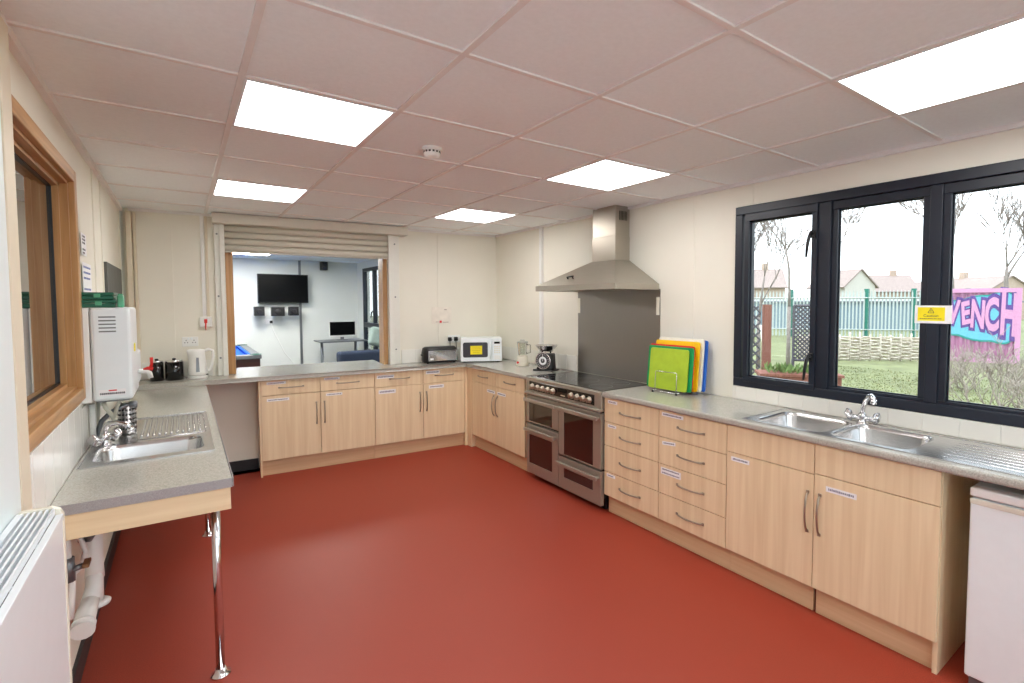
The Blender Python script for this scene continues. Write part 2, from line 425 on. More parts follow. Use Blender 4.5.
# ------------------------------------------------------------------ outside window (window_1)
root = MB()
f = .055
root.box(XR-.012, XR+.06, WY0, WY1, WZ0, WZ0+f); root.box(XR-.012, XR+.06, WY0, WY1, WZ1-f, WZ1)
root.box(XR-.012, XR+.06, WY1-f, WY1, WZ0+f, WZ1-f); root.box(XR-.012, XR+.06, WY0, WY0+f, WZ0+f, WZ1-f)
panes = [(1.535, 1.946), (.98, 1.396), (.45, .862), (-.10, .32), (-.66, -.23), (-1.27, -.79)]
for (p1, p0) in zip(panes[1:], panes): root.box(XR-.008, XR+.058, p1[1]+.032, p0[0]-.032, WZ0+f, WZ1-f)
win = struct('window_1', root, 'navy', bevel=.004)
for i, (a, c) in enumerate(panes):
    s = MB(); e = .032; zb, zt = 1.084, 2.113
    d0, d1 = (XR-.018, XR+.05) if i == 0 else (XR+.006, XR+.05)
    s.box(d0, d1, a-e-.002, c+e+.002, zb-.034, zb); s.box(d0, d1, a-e-.002, c+e+.002, zt, zt+.05)
    s.box(d0, d1, a-e-.002, a, zb, zt); s.box(d0, d1, c, c+e+.002, zb, zt)
    s.box(d0+.02, d1-.012, a, a+.007, zb, zt); s.box(d0+.02, d1-.012, c-.007, c, zb, zt); s.box(d0+.02, d1-.012, a, c, zb, zb+.007); s.box(d0+.02, d1-.012, a, c, zt-.007, zt)
    so = obj('sash', s, 'navy', win, bevel=.003)
    g = MB(); g.box(XR+.026, XR+.030, a+.003, c-.003, zb+.003, zt-.003); obj('pane', g, 'glass', so)
    if i == 0:
        for z in (1.93, 1.20):
            h = MB(); y = a-.014; x = d0
            h.box(x-.014, x, y-.012, y+.012, z+.03, z+.075, .003)
            h.tube([(x-.01, y, z+.055), (x-.035, y, z+.06), (x-.045, y+.004, z+.035), (x-.047, y+.014, z-.02), (x-.045, y+.02, z-.085)], [.009, .01, .01, .009, .006], 8)
            obj('handle', h, 'black', so)
# warning sticker on the mullion
st = MB(); x = XR-.0095
st.mi = 0; st.box(x, x+.0014, .842, .998, 1.472, 1.562)
st.mi = 1; st.box(x-.0006, x+.001, .870, .985, 1.485, 1.553)
st.mi = 2
ty = lambda px, py, pz: (x-.0008-pz, .928-px, py)
for z0, h in ((1.4935, .004),):
    k = .975
    while k > .885:
        w = random.uniform(.004, .011); st.box(x-.0009, x-.0004, k-w, k, z0, z0+h); k -= w+.0025
st.text('Caution', .020, lambda px, py, pz: (x-.0009-pz, .928-px, 1.510+py), .0003)
for p, q in (((-.013, 1.525), (0, 1.549)), ((0, 1.549), (.013, 1.525)), ((.013, 1.525), (-.013, 1.525))):
    st.tube([(x-.0008, .928-p[0], p[1]), (x-.0008, .928-q[0], q[1])], .0012, 4)
st.box(x-.001, x-.0004, .9268, .9292, 1.529, 1.541)
tag(obj('warning_sticker', st, ['paper', 'yellowpaper', 'ink']), 'yellow and white warning sticker on the dark window mullion', 'sticker')

# ------------------------------------------------------------------ interior oak window (window_2)
w = MB()
ar, pr_ = .055, .022
w.box(XL-.008, XL+pr_, LY1-.01, LY1+ar-.01, LZ0-ar+.01, LZ1+ar-.01)
win2 = struct('window_2', w, 'oak', bevel=.004)
w = MB()
w.box(XL-.008, XL+pr_, 2.061, LY1-.01, LZ1-.01, LZ1+ar-.01); w.box(XL-.008, XL+pr_, 2.061, LY1-.01, LZ0-ar+.01, LZ0+.01)
obj('window_casing', w, 'oak_h', win2, bevel=.004)
w = MB(); d0, d1, e = XL-.13, XL-.001, .022
w.box(d0, d1, LY1-e, LY1, LZ0, LZ1); w.box(d0, d1, LY0, LY0+e, LZ0, LZ1)
w.box(XL-.075, XL-.03, LY1-.036, LY1-e, LZ0+e, LZ1-e)
obj('window_lining', w, 'oak', win2, bevel=.002)
w = MB(); w.box(d0, d1, LY0+e, LY1-e, LZ0, LZ0+e); w.box(d0, d1, LY0+e, LY1-e, LZ1-e, LZ1)
w.box(XL-.075, XL-.03, LY0+e, LY1-e, LZ0+e, LZ0+e+.016); w.box(XL-.075, XL-.03, LY0+e, LY1-e, LZ1-e-.016, LZ1-e)
obj('window_sill', w, 'oak_h', win2, bevel=.002)
w = MB(); w.box(XL-.066, XL-.06, LY0+e, LY1-e-.004, LZ0+e, LZ1-e); obj('pane', w, 'glass_int', win2)
w = MB(); g0, g1 = XL-.0605, XL-.052
w.box(g0, g1, LY0+e, LY1-.036, LZ0+e+.016, LZ0+e+.022); w.box(g0, g1, LY0+e, LY1-.036, LZ1-e-.022, LZ1-e-.016); w.box(g0, g1, LY1-.042, LY1-.036, LZ0+e+.016, LZ1-e-.016)
obj('gasket', w, 'black', win2)
# dim store behind it
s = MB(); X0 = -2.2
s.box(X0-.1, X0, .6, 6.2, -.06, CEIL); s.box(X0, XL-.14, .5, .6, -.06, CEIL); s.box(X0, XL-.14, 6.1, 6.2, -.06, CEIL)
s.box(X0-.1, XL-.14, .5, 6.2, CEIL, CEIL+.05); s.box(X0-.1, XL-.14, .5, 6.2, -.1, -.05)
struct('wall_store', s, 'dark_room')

# ------------------------------------------------------------------ ceiling lights
LG = 'square recessed ceiling light panels'
def ceiling_light(x0, x1, y0, y1, label, z=CEIL, m='lamp'):
    t = thing('ceiling_light', label, 'ceiling light', ((x0+x1)/2, (y0+y1)/2, z), 0, LG)
    w, h = (x1-x0)/2-.012, (y1-y0)/2-.012; e = .008
    b = MB(); b.box(-w, w, -h, -h+e, -.009, .0); b.box(-w, w, h-e, h, -.009, .0); b.box(-w, -w+e, -h+e, h-e, -.009, .0); b.box(w-e, w, -h+e, h-e, -.009, .0)
    obj('frame', b, 'white', t)
    b = MB(); b.box(-w+e, w-e, -h+e, h-e, -.006, -.001); obj('diffuser', b, m, t)
    return t
ry = lambda j: .908+.6*j
ceiling_light(gx[1], gx[2], ry(2), ry(3), 'big bright ceiling panel between the smoke detector and the oak window')
ceiling_light(gx[1], gx[2], ry(5), ry(6), 'ceiling panel just in front of the roller shutter housing')
ceiling_light(gx[4], gx[5], ry(2), ry(3), 'ceiling panel in front of the extractor hood chimney')
ceiling_light(gx[4], gx[5], ry(5), ry(6), 'small far ceiling panel above the microwave corner')
ceiling_light(gx[4], gx[5], ry(-1), ry(0), 'large cropped ceiling panel above the dark framed garden window')
ceiling_light(gx[1], gx[2], ry(-1), ry(0), 'added unseen ceiling panel overhead, above the radiator')  # this panel and the next ones are unseen, added to light the room
ceiling_light(gx[4], gx[5], ry(-4), ry(-3), 'added unseen ceiling panel behind the viewer on the window side')
ceiling_light(gx[1], gx[2], ry(-4), ry(-3), 'added unseen ceiling panel behind the viewer on the radiator side')
# smoke detector
t = thing('smoke_detector', 'round white smoke detector on the tiled ceiling', 'smoke detector', (1.065, 2.514, CEIL))
b = MB(); b.lathe([(.05, 0), (.052, -.012), (.05, -.016)], (0, 0, 0), 28); obj('base', b, 'white_plastic', t)
b = MB(); b.lathe([(.043, -.016), (.042, -.030), (.036, -.042), (.02, -.046)], (0, 0, 0), 28); obj('sensor_dome', b, 'white_plastic', t)
b = MB()
for k in range(14):
    a = 2*PI*k/14; b.box(.0415, .0432, -.005, .005, -.028, -.019)
    bmesh.ops.rotate(b.bm, cent=(0, 0, 0), matrix=Matrix.Rotation(2*PI/14, 3, 'Z'), verts=b.bm.verts)
obj('vent_slot', b, 'black', t)

# ------------------------------------------------------------------ cabinets
def bow_handle(mb, c, L, horiz=True, out=.028, r=.005):
    pts = []
    for k in range(13):
        s = -1+2*k/12; o = out*(1-s*s)**.55 if abs(s) < 1 else 0
        pts.append((c[0]+(s*L/2 if horiz else 0), c[1]-o, c[2]+(0 if horiz else s*L/2)))
    mb.tube(pts, r, 8)
    for s in (-1, 1):
        p = (c[0]+(s*L/2 if horiz else 0), c[1]+.001, c[2]+(0 if horiz else s*L/2))
        mb.box(p[0]-.007, p[0]+.007, p[1]-.006, p[1], p[2]-.007, p[2]+.007)
    return mb
def sticker(parent, u0, u1, z0, z1, y=-.0012, lines=1, tilt=0.):
    b = MB(); b.mi = 0; b.box(u0, u1, y, y+.0012, z0, z1); b.mi = 1
    for l in range(lines):
        zz = z0+(z1-z0)*(l+.5)/lines; h = (z1-z0)/lines*.22; k = u0+.012
        while k < u1-.016:
            w = random.uniform(.004, .008); b.box(k, min(k+w, u1-.01), y-.0003, y, zz-h*random.uniform(.7, 1), zz+h*random.uniform(.7, 1)); k += w+.0025
    if tilt:
        c = ((u0+u1)/2, y, (z0+z1)/2); bmesh.ops.rotate(b.bm, cent=c, matrix=Matrix.Rotation(tilt, 3, 'Y'), verts=b.bm.verts)
    return tag(obj('name_label', b, ['paper', 'labelink'], parent), 'white printed name label')
PZ = .145
def carcass(t, W, D, zt=.878, z0=PZ, openend=None):
    b = MB(); T = .018; y0 = .02
    b.box(0, T, y0, D, z0, zt); b.box(W-T, W, y0, D, z0, zt); b.box(T, W-T, y0, D, z0, z0+T); b.box(T, W-T, D-.008, D, z0+T, zt); b.box(T, W-T, y0, y0+.09, zt-T, zt)
    b.box(T, W-T, D-.1, D-.01, zt-T, zt)
    return obj('carcass', b, 'maple', t)
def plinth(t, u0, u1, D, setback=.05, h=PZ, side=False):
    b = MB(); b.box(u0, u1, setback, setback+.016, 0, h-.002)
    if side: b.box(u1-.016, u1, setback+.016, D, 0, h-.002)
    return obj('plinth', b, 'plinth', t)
def front(t, kind, u0, u1, z0, z1, handle=None, lab=None):
    g = .0022
    b = MB(); b.box(u0+g, u1-g, 0, .018, z0+g, z1-g)
    o = obj(kind, b, 'maple', t, bevel=.0012)
    if handle:
        h = MB(); bow_handle(h, (handle[0], 0, handle[1]), .20, handle[2]); obj('handle', h, 'nickel', o)
    if lab: sticker(o, *lab)
    return o
def pair_unit(name, label, W, D, loc, rz, labs, dl=.738, seam=None):
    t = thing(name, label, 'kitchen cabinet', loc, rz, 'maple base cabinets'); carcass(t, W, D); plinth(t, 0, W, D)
    s = seam or W/2
    for (a, c, k) in ((0, s, 0), (s, W, 1)):
        m = (a+c)/2
        front(t, 'drawer', a, c, dl, .878, (m, .806, True), labs[k])
        hx = c-.035 if k == 0 else a+.035
        front(t, 'door', a, c, PZ, dl, (hx, .54, False), labs[2+k])
    return t
# serving-wall run (faces the room, -y)
A = pair_unit('base_cabinet', 'double maple cabinet under the serving hatch, beside the open knee space', .985, .30, (.545, YF, 0), 0,
    [(.045, .20, .838, .862), (.522, .662, .842, .866), (.045, .225, .685, .71), (.537, .682, .69, .714)], .738, .487)
Bc = pair_unit('base_cabinet', 'double maple cabinet under the toaster, next to the inner corner', .95, .30, (1.532, YF, 0), 0,
    [(.02, .19, .815, .85), (.52, .67, .825, .86), (.035, .205, .66, .70), (.55, .715, .67, .705)], .728, .49)
for o in (A, Bc): place_back(o)
# end panel on the knee-space side
b = MB(); b.box(0, .016, -.0, .30, 0, .878); e = obj('end_panel', b, 'maple', A, loc=(-.017, 0, 0))
# corner post and side run
cy = rb(2.49, YF)[1]
b = MB(); b.prism([rb(2.484, YF)[:2], (XF-.001, cy-.001), (XF-.001, 4.947), (XF+.05, 4.947), (XF+.05, cy+.05), rb(2.484, YF+.05)[:2]], .001, .878)
tag(obj('corner_post', b, 'maple'), 'narrow maple filler post where the two cabinet runs meet', 'filler panel')
R90 = -PI/2
pair_unit('base_cabinet', 'double maple cabinet between the inner corner and the range cooker', 1.07, .52, (XF, 4.945, 0), R90,
    [None, None, (.36, .52, .66, .69), (.57, .73, .66, .69)], .735, .535)
def drawer_unit(label, W, loc, labs):
    t = thing('drawer_cabinet', label, 'drawer cabinet', loc, R90, 'four-drawer maple cabinets'); carcass(t, W, .52); plinth(t, 0, W, .52)
    zs = [.878, .698, .52, .324, .142]
    for k in range(4):
        o = front(t, 'drawer', 0, W, zs[k+1], zs[k], (W/2, (zs[k]+zs[k+1])/2-.002, True))
        if labs[k]: sticker(o, *labs[k])
    return t
drawer_unit('four-drawer maple cabinet right beside the range cooker', .536, (XF, 2.788, 0),
    [(.04, .14, .838, .862), (.04, .13, .66, .682), None, (.03, .12, .29, .312)])
drawer_unit('four-drawer maple cabinet next to the sink cabinet, with a two-line label', .516, (XF, 2.251, 0),
    [(.025, .20, .84, .864), (.03, .14, .655, .678, -.0012, 1, -.1), (.02, .185, .455, .50, -.0012, 2), None])
# sink unit
W = 1.024
t = thing('sink_cabinet', 'wide maple sink cabinet under the garden window', 'kitchen cabinet', (XF, 1.734, 0), R90)
b = MB(); T = .018
b.box(0, T, .02, .52, PZ, .878); b.box(W-T, W, .02, .53, 0, .878); b.box(T, W-T, .02, .52, PZ, PZ+T); b.box(T, W-T, .512, .52, PZ+T, .68)
obj('carcass', b, 'maple', t)
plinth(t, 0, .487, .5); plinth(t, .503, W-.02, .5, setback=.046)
front(t, 'false_drawer_front', 0, .502, .722, .878); front(t, 'false_drawer_front', .502, W, .728, .878)
front(t, 'door', 0, .502, PZ, .722, (.502-.03, .527, False), (.03, .145, .675, .70))
front(t, 'door', .502, W, PZ, .728, (.502+.03, .527, False), (.56, .70, .655, .682))

# ------------------------------------------------------------------ worktops
XE, ZB = 2.486, .881
hole_plate = [(3.0-.03, 1.632), (2.565, 1.632), (2.565, .815), (2.97, .815)]
b = MB()
b.prism([(XE, -.7), (XR-.0125, -.7), (XR-.0125, 2.07), (XR-.002, 2.07), (XR-.002, 2.786), (XE, 2.786)], ZB, TOP, holes=[[(2.565, .84), (2.945, .84), (2.945, 1.615), (2.565, 1.615)]], rnd=(5,), off=.013)
tag(obj('worktop', b, 'worktop'), 'long grey worktop under the garden window with the double sink set in', 'worktop', 'grey worktops')
b = MB()
ye = YF-.025
ic = (XE, rb(XE, ye)[1])
pts = [rb(XL+.03, ye)[:2], ic, (XE, 3.812), (XR-.0095, 3.812), (XR-.0095, rb(XR, YB-.01)[1]), rb(HX1-.047, YB-.01)[:2], rb(HX1-.047, YB+WT+.32)[:2], rb(HX0+.060, YB+WT+.32)[:2], rb(HX0+.060, YB-.01)[:2], (XL+.013, rb(XL+.013, YB-.01)[1]), (XL+.013, rb(XL+.013, ye)[1])]
b.prism(pts, ZB, TOP, rnd=(0, 1), off=.013)
tag(obj('worktop', b, 'worktop'), 'L-shaped grey worktop running along the serving hatch and round the corner', 'worktop', 'grey worktops')
# lower worktop with the single sink
LT, LB = .88, .842
xr_ = .140
yfar = rb(.14, YF)[1]-.03
b = MB(); b.mi = 0
b.prism([(XL+.0125, 2.395), (xr_, 2.375), (xr_+.005, yfar), (XL+.0125, rb(XL, YF)[1]-.03)], LB, LT, holes=[[(-.345, 2.925), (.078, 2.925), (.078, 3.265), (-.345, 3.265)]])
wt = obj('sink_worktop', b, 'worktop'); tag(wt, 'lower grey worktop on chrome legs along the wall with the oak window', 'worktop', 'grey worktops')
b = MB(); b.hexa([(XL+.0125, 2.3925, LB+.001), (xr_+.002, 2.3725, LB+.001), (xr_+.002, 2.3752, LB+.001), (XL+.0125, 2.3952, LB+.001)], [(XL+.0125, 2.3925, LT-.001), (xr_+.002, 2.3725, LT-.001), (xr_+.002, 2.3752, LT-.001), (XL+.0125, 2.3952, LT-.001)])
b.box(xr_+.0045, xr_+.007, 2.376, yfar, LB+.001, LT-.001)
obj('edge_lipping', b, 'worktop_edge', wt)
b = MB(); b.hexa([(XL+.015, 2.40, .752), (xr_-.004, 2.382, .752), (xr_-.004, 2.40, .752), (XL+.015, 2.418, .752)], [(XL+.015, 2.40, LB-.001), (xr_-.004, 2.382, LB-.001), (xr_-.004, 2.40, LB-.001), (XL+.015, 2.418, LB-.001)])
tag(obj('apron', b, 'maple_h', wt), 'pale maple apron board')
for (lx, ly) in ((.088, 2.521), (.10, 4.115)):
    b = MB(); b.cyl((lx, ly, 0.004), .0165, LB-.006, 20); b.lathe([(.038, 0), (.038, .006), (.024, .012), (.0185, .03)], (lx, ly, 0), 24); b.lathe([(.0185, -.03), (.03, -.008), (.034, -.001)], (lx, ly, LB), 24)
    tag(obj('leg', b, 'chrome', wt), 'round chrome leg')

# ------------------------------------------------------------------ sinks
def bowl(mb, cx, cy, w, h, z, depth, r=.05):
    rings = [rrect(cx, cy, w+.012, h+.012, r+.006, z+.0012), rrect(cx, cy, w, h, r, z-.002), rrect(cx, cy, w-.01, h-.01, r, z-.02), rrect(cx, cy, w-.03, h-.03, r, z-depth+.025), rrect(cx, cy, w-.05, h-.05, r, z-depth+.006), rrect(cx, cy, w-.09, h-.09, r-.005, z-depth), rrect(cx, cy, .07, .07, .034, z-depth-.003)]
    mb.loft(rings, False, True)
    return mb
def plate(mb, x0, x1, y0, y1, z, holes):
    rim = rrect((x0+x1)/2, (y0+y1)/2, x1-x0, y1-y0, .02, 0)
    hp = [[p[:2] for p in rrect(cx, cy, w+.011, h+.011, r+.006, 0)] for cx, cy, w, h, r in holes]
    mb.prism([p[:2] for p in rim], z+.0002, z+.0022, holes=hp); return mb
S = thing('double_sink', 'stainless steel double sink with drainer under the garden window', 'sink', (2.75, .9, TOP))
def rel(mb, c): bmesh.ops.translate(mb.bm, vec=-Vector(c), verts=mb.bm.verts); return mb
oS = (2.75, .9, TOP)
bw = [(2.755, 1.42, .36, .37, .06), (2.755, 1.03, .36, .35, .06)]
b = MB(); plate(b, 2.53, 2.99, .02, 1.66, TOP, bw)
for a in ((2.534, .024, 2.538, 1.656), (2.982, .024, 2.986, 1.656)): b.box(a[0], a[2], a[1], a[3], TOP+.002, TOP+.0045)
b.box(2.534, 2.986, 1.652, 1.656, TOP+.002, TOP+.0045)
obj('sink_top', rel(b, oS), 'sink', S)
for q in bw:
    b = MB(); bowl(b, q[0], q[1], q[2], q[3], TOP+.001, .155, q[4]); obj('bowl', rel(b, oS), 'sink', S)
    b = MB(); b.lathe([(.034, 0), (.034, .003), (.02, .004), (.012, .001)], (q[0], q[1], TOP-.157), 20); obj('drain', rel(b, oS), 'chrome', S)
b = MB()
for k in range(7):
    x = 2.60+k*.05; b.tube([(x, .09, TOP+.0005), (x, .14, TOP+.0012), (x, .70, TOP+.0012), (x, .76, TOP+.0005)], [.002, .0032, .0032, .002], 8)
obj('drainer_rib', rel(b, oS), 'sink', S)

def mixer_tap(label, loc, rz, spout, h, wing):
    t = thing('mixer_tap', label, 'tap', loc, rz)
    b = MB(); b.lathe([(.027, 0), (.027, .006), (.021, .012), (.019, .035), (.022, .045), (.016, .06)], (0, 0, 0), 20)
    b.tube([(0, -.055, .032), (0, .055, .032)], .013, 12); obj('body', b, 'chrome', t)
    b = MB(); b.tube(spout, .0125, 12); b.lathe([(.0145, 0), (.0145, -.022)], (spout[-1][0], spout[-1][1], spout[-1][2]+.006), 14); obj('spout', b, 'chrome', t)
    for s in (-1, 1):
        b = MB()
        prof = [(.012, 0), (.026, .006), (.027, .02), (.022, .032), (.008, .036)]
        b.loft([[(r*(1+.12*math.cos(4*a))*math.cos(a), s*(.05+hh), .032+r*(1+.12*math.cos(4*a))*math.sin(a)+hh*.5) for a in [2*PI*i/24 for i in range(24)]] for r, hh in prof])
        obj('knob', b, 'chrome', t)
    return t
mixer_tap('chrome mixer tap with two round knobs on the double sink', (2.945, 1.195, TOP+.002), 0,
    [(0, 0, .05), (0, -.003, .09), (-.012, -.018, .13), (-.032, -.042, .158), (-.05, -.06, .166), (-.066, -.074, .158), (-.072, -.08, .145)], .16, 1)

S = thing('single_sink', 'stainless steel single sink with ribbed drainer on the lower worktop', 'sink', (-.11, 3.4, LT)); oS = (-.11, 3.4, LT)
b = MB(); plate(b, -.378, .108, 2.86, 3.93, LT, [(-.135, 3.095, .40, .31, .06)])
for a in ((-.376, 2.862, .106, 2.866), (-.376, 3.924, .106, 3.928)): b.box(a[0], a[2], a[1], a[3], LT+.002, LT+.005)
for a in ((-.376, -.372), (.102, .106)): b.box(a[0], a[1], 2.866, 3.924, LT+.002, LT+.005)
obj('sink_top', rel(b, oS), 'sink', S)
b = MB(); bowl(b, -.135, 3.095, .40, .31, LT+.001, .15, .06); obj('bowl', rel(b, oS), 'sink', S)
b = MB(); b.lathe([(.034, 0), (.034, .003), (.02, .004), (.012, .001)], (-.135, 3.095, LT-.152), 20); obj('drain', rel(b, oS), 'chrome', S)
b = MB()
for k in range(11):
    x = -.19+k*.025; b.tube([(x, 3.36, LT+.001), (x, 3.39, LT+.0048), (x, 3.82, LT+.0048), (x, 3.86, LT+.001)], .006, 6)
b.tube([(-.24, 3.31, LT+.003), (.06, 3.31, LT+.003), (.085, 3.34, LT+.003), (.085, 3.86, LT+.003), (.06, 3.89, LT+.003), (-.24, 3.89, LT+.003)], .003, 6)
obj('drainer_rib', rel(b, oS), 'sink', S)
mixer_tap('chrome mixer tap at the wall end of the single sink', (-.322, 3.275, LT+.0025), -.5,
    [(0, 0, .05), (0, 0, .08), (.02, 0, .105), (.06, 0, .112), (.10, 0, .10), (.115, 0, .08)], .1, 1)
# cutlery drainer
t = thing('cutlery_drainer', 'perforated stainless cutlery pot on the drainer of the single sink', 'cutlery pot', (-.252, 3.50, LT+.0055))
b = MB(); n = 40; R0 = .038
b.lathe([(R0*.9, 0), (R0, .006), (R0, .155), (R0+.004, .159), (R0-.002, .159), (R0-.002, .008), (0.001, .007)], (0, 0, 0), 28); obj('pot', b, 'sink', t)
b = MB()
for z in (.03, .055, .08, .105, .13):
    for k in range(16):
        a = 2*PI*k/16; m = Matrix.Rotation(a, 3, 'Z')
        c = MB(); c.cyl((R0-.0002, 0, z), .0052, .001, 10, 'x')
        for f_ in c.bm.faces: b._f([b.bm.verts.new(m @ v.co) for v in f_.verts])
        c.bm.free()
obj('perforation', b, 'black', t)
# spray hose
b = MB()
p = [Vector((-.362, 3.385, LT+.01)), Vector((-.36, 3.385, .93)), Vector((-.343, 3.385, .985)), Vector((-.308, 3.385, 1.025)), Vector((-.272, 3.385, 1.045)), Vector((-.25, 3.385, 1.054)), Vector((-.235, 3.385, 1.056))]
b.tube(p, .011, 10); b.lathe([(.012, 0), (.017, .004), (.018, .03), (.012, .034)], (-.235, 3.385, 1.056), 14, 'x')
tag(obj('spray_hose', b, 'greymetal', origin=(-.362, 3.385, LT+.003)), 'grey flexible outlet hose arching up beside the single sink', 'hose')

# ------------------------------------------------------------------ wall water heater above the single sink
hy0, hy1, hx1, hz0, hz1 = 3.245, 3.64, -.206, 1.10, 1.557
t = thing('water_heater', 'white wall-mounted water heater with slotted vents beside the oak window', 'water heater', (XL, hy0, hz0))
o0 = (XL, hy0, hz0)
b = MB(); b.box(XL+.001, XL+.04, hy0+.004, hy1-.004, hz0, hz1-.002, .004); obj('back_plate', rel(b, o0), 'white_plastic', t)
b = MB(); b.box(XL+.043, hx1, hy0, hy1, hz0+.004, hz1, .014, 3); obj('casing', rel(b, o0), 'white', t)
b = MB()
for k in range(5): z = hz1-.045-k*.0175; b.box(-.325, -.262, hy0-.0006, hy0+.001, z-.0032, z+.0032)
obj('vent_slot', rel(b, o0), 'greymetal', t)
b = MB(); b.mi = 0
b.box(-.335, -.235, hy0-.0008, hy0, 1.130, 1.160); b.mi = 1; b.box(-.298, -.268, hy0-.0014, hy0-.0008, 1.152, 1.158)
b.mi = 2; k = -.33
while k < -.242: w = random.uniform(.003, .007); b.box(k, k+w, hy0-.0014, hy0-.0008, 1.136, 1.145); k += w+.002
obj('rating_label', rel(b, o0), ['paper', 'red', 'ink'], t)
b = MB(); b.box(hx1, hx1+.003, hy0+.15, hy0+.19, 1.33, 1.37); obj('energy_label', rel(b, o0), 'yellowpaper', t)
b = MB(); b.box(XL+.05, hx1-.02, hy0+.06, hy1-.04, hz0-.008, hz0+.004); obj('pipe_cover', rel(b, o0), 'greymetal', t)
for (px, py, r, mm) in ((-.372, 3.345, .012, 'white_plastic'), (-.362, 3.47, .0085, 'offwhite')):
    b = MB(); b.tube([(px, py, hz0-.018), (px, py, .886)], r, 10); b.lathe([(r+.004, 0), (r+.004, .014)], (px, py, .886), 12); obj('pipe', rel(b, o0), mm, t)
b = MB(); b.tube([(-.33, 3.36, hz0-.018), (-.322, 3.365, 1.05), (-.30, 3.37, 1.01), (-.29, 3.375, .97)], .010, 10); b.tube([(-.27, 3.36, hz0-.018), (-.28, 3.365, 1.05), (-.295, 3.37, 1.00)], .008, 10); obj('outlet_pipe', rel(b, o0), 'offwhite', t)
# green boxes on the heater
for k, (x0, x1, yy, zz, hh, lab) in enumerate(((-.385, -.262, 3.265, hz1, .038, 'dark green plastic case lying directly on the water heater'), (-.388, -.268, 3.27, hz1+.0385, .036, 'dark green plastic case on top of the other case on the heater'))):
    t = thing('plastic_case', lab, 'plastic case', ((x0+x1)/2, yy+.1, zz), 0, 'green cases on the heater')
    w = (x1-x0)/2
    b = MB(); b.box(-w, w, -.1, .1, 0.0006, hh*.55, .004); obj('tray', b, 'greenbox', t)
    b = MB(); b.box(-w-.002, w+.002, -.102, .102, hh*.56, hh, .005); obj('lid', b, 'greenbox', t)
    b = MB(); b.box(-.012, .012, -.106, -.1, hh*.3, hh*.8, .001); obj('clasp', b, 'greenpale', t)
t = MB(); t.box(-.256, -.232, 3.275, 3.335, hz1+.0005, hz1+.06, .005); t.box(-.253, -.235, 3.279, 3.331, hz1+.06, hz1+.068, .003)
tag(obj('plastic_tub', t, 'greenpale', origin=(-.244, 3.305, hz1)), 'small pale green tub standing at the front edge of the heater', 'tub')

# second boiler with the red-lever tap, further along the wall
t = thing('hot_water_boiler', 'white wall boiler with a red-levered tap behind the water heater', 'water boiler', (XL, 4.05, 1.05)); o0 = (XL, 4.05, 1.05)
b = MB(); b.box(XL+.001, -.232, 4.05, 4.36, 1.07, 1.275, .015, 3); obj('casing', rel(b, o0), 'white', t)
b = MB(); b.tube([(-.234, 4.09, 1.15), (-.20, 4.09, 1.15), (-.178, 4.09, 1.138), (-.172, 4.09, 1.105)], .014, 12); obj('spout', rel(b, o0), 'white_plastic', t)
b = MB(); b.tube([(-.206, 4.09, 1.158), (-.185, 4.09, 1.168), (-.16, 4.09, 1.160)], .011, 10); b.tube([(-.172, 4.09, 1.168), (-.166, 4.09, 1.195), (-.166, 4.09, 1.235)], [.010, .008, .009], 10); obj('lever', rel(b, o0), 'red', t)

# notices and chalkboard on the same wall
b = MB(); b.mi = 0; b.box(XL+.001, XL+.02, 4.33, 5.30, 1.545, 1.845); tag(obj('chalkboard', b, 'chalk', bevel=.002), 'blank dark grey board on the wall above the boilers', 'board')
def notice(y0, y1, z0, z1, label, ink):
    b = MB(); b.mi = 0; b.box(XL+.0066, XL+.0078, y0, y1, z0, z1); b.mi = 1
    n = 6
    for l in range(n):
        if l == 3: continue
        zz = z1-(z1-z0)*(l+.8)/(n+.6); k = y0+.03
        while k < y1-.05:
            w = random.uniform(.01, .03); b.box(XL+.0078, XL+.0082, k, min(k+w, y1-.03), zz-.005, zz+.005); k += w+.008
    return tag(obj('paper_notice', b, ['paper', ink]), label, 'notice', 'paper notices on the wall')
notice(3.42, 3.72, 1.60, 1.785, 'white paper notice with blue writing above the green cases', 'blueink')
notice(3.42, 3.58, 1.82, 1.93, 'small paper notice above the blue-lettered one', 'ink')

# ------------------------------------------------------------------ plumbing under the single sink
t = thing('sink_waste', 'white plastic trap and waste pipes under the single sink', 'waste pipe', (-.33, 2.85, .25)); o0 = (-.33, 2.85, .25)
b = MB(); b.tube([(-.335, 2.88, .752), (-.335, 2.88, .45), (-.336, 2.88, .40)], [.03, .031, .033], 16); b.tube([(-.336, 2.88, .43), (-.336, 2.86, .37), (-.345, 2.81, .335)], .03, 14)
obj('pipe', rel(b, o0), 'white_plastic', t)
b = MB(); b.tube([(-.335, 2.88, .40), (-.335, 2.88, .30)], .027, 14); b.lathe([(.03, 0), (.048, .002), (.05, .012), (.034, .022)], (-.335, 2.88, .28), 20); obj('trap_cap', rel(b, o0), 'white_plastic', t)
b = MB(); b.tube([(-.345, 2.81, .335), (-.352, 2.74, .31), (-.355, 2.67, .285)], [.030, .035, .034], 14)
for q in (.02, .05): b.tube([(-.353, 2.72-q, .303-q*.3), (-.353, 2.712-q, .301-q*.3)], .039, 14)
obj('elbow', rel(b, o0), 'white_plastic', t)
t = thing('supply_valve', 'brass and plastic supply valves on the wall under the single sink', 'valve', (XL+.03, 2.55, .5)); o0 = (XL+.03, 2.55, .5)
b = MB(); b.tube([(-0.370, 2.56, .752), (-0.370, 2.56, .62), (-0.360, 2.57, .56), (-0.365, 2.56, .47), (-0.370, 2.55, .40)], .011, 10)
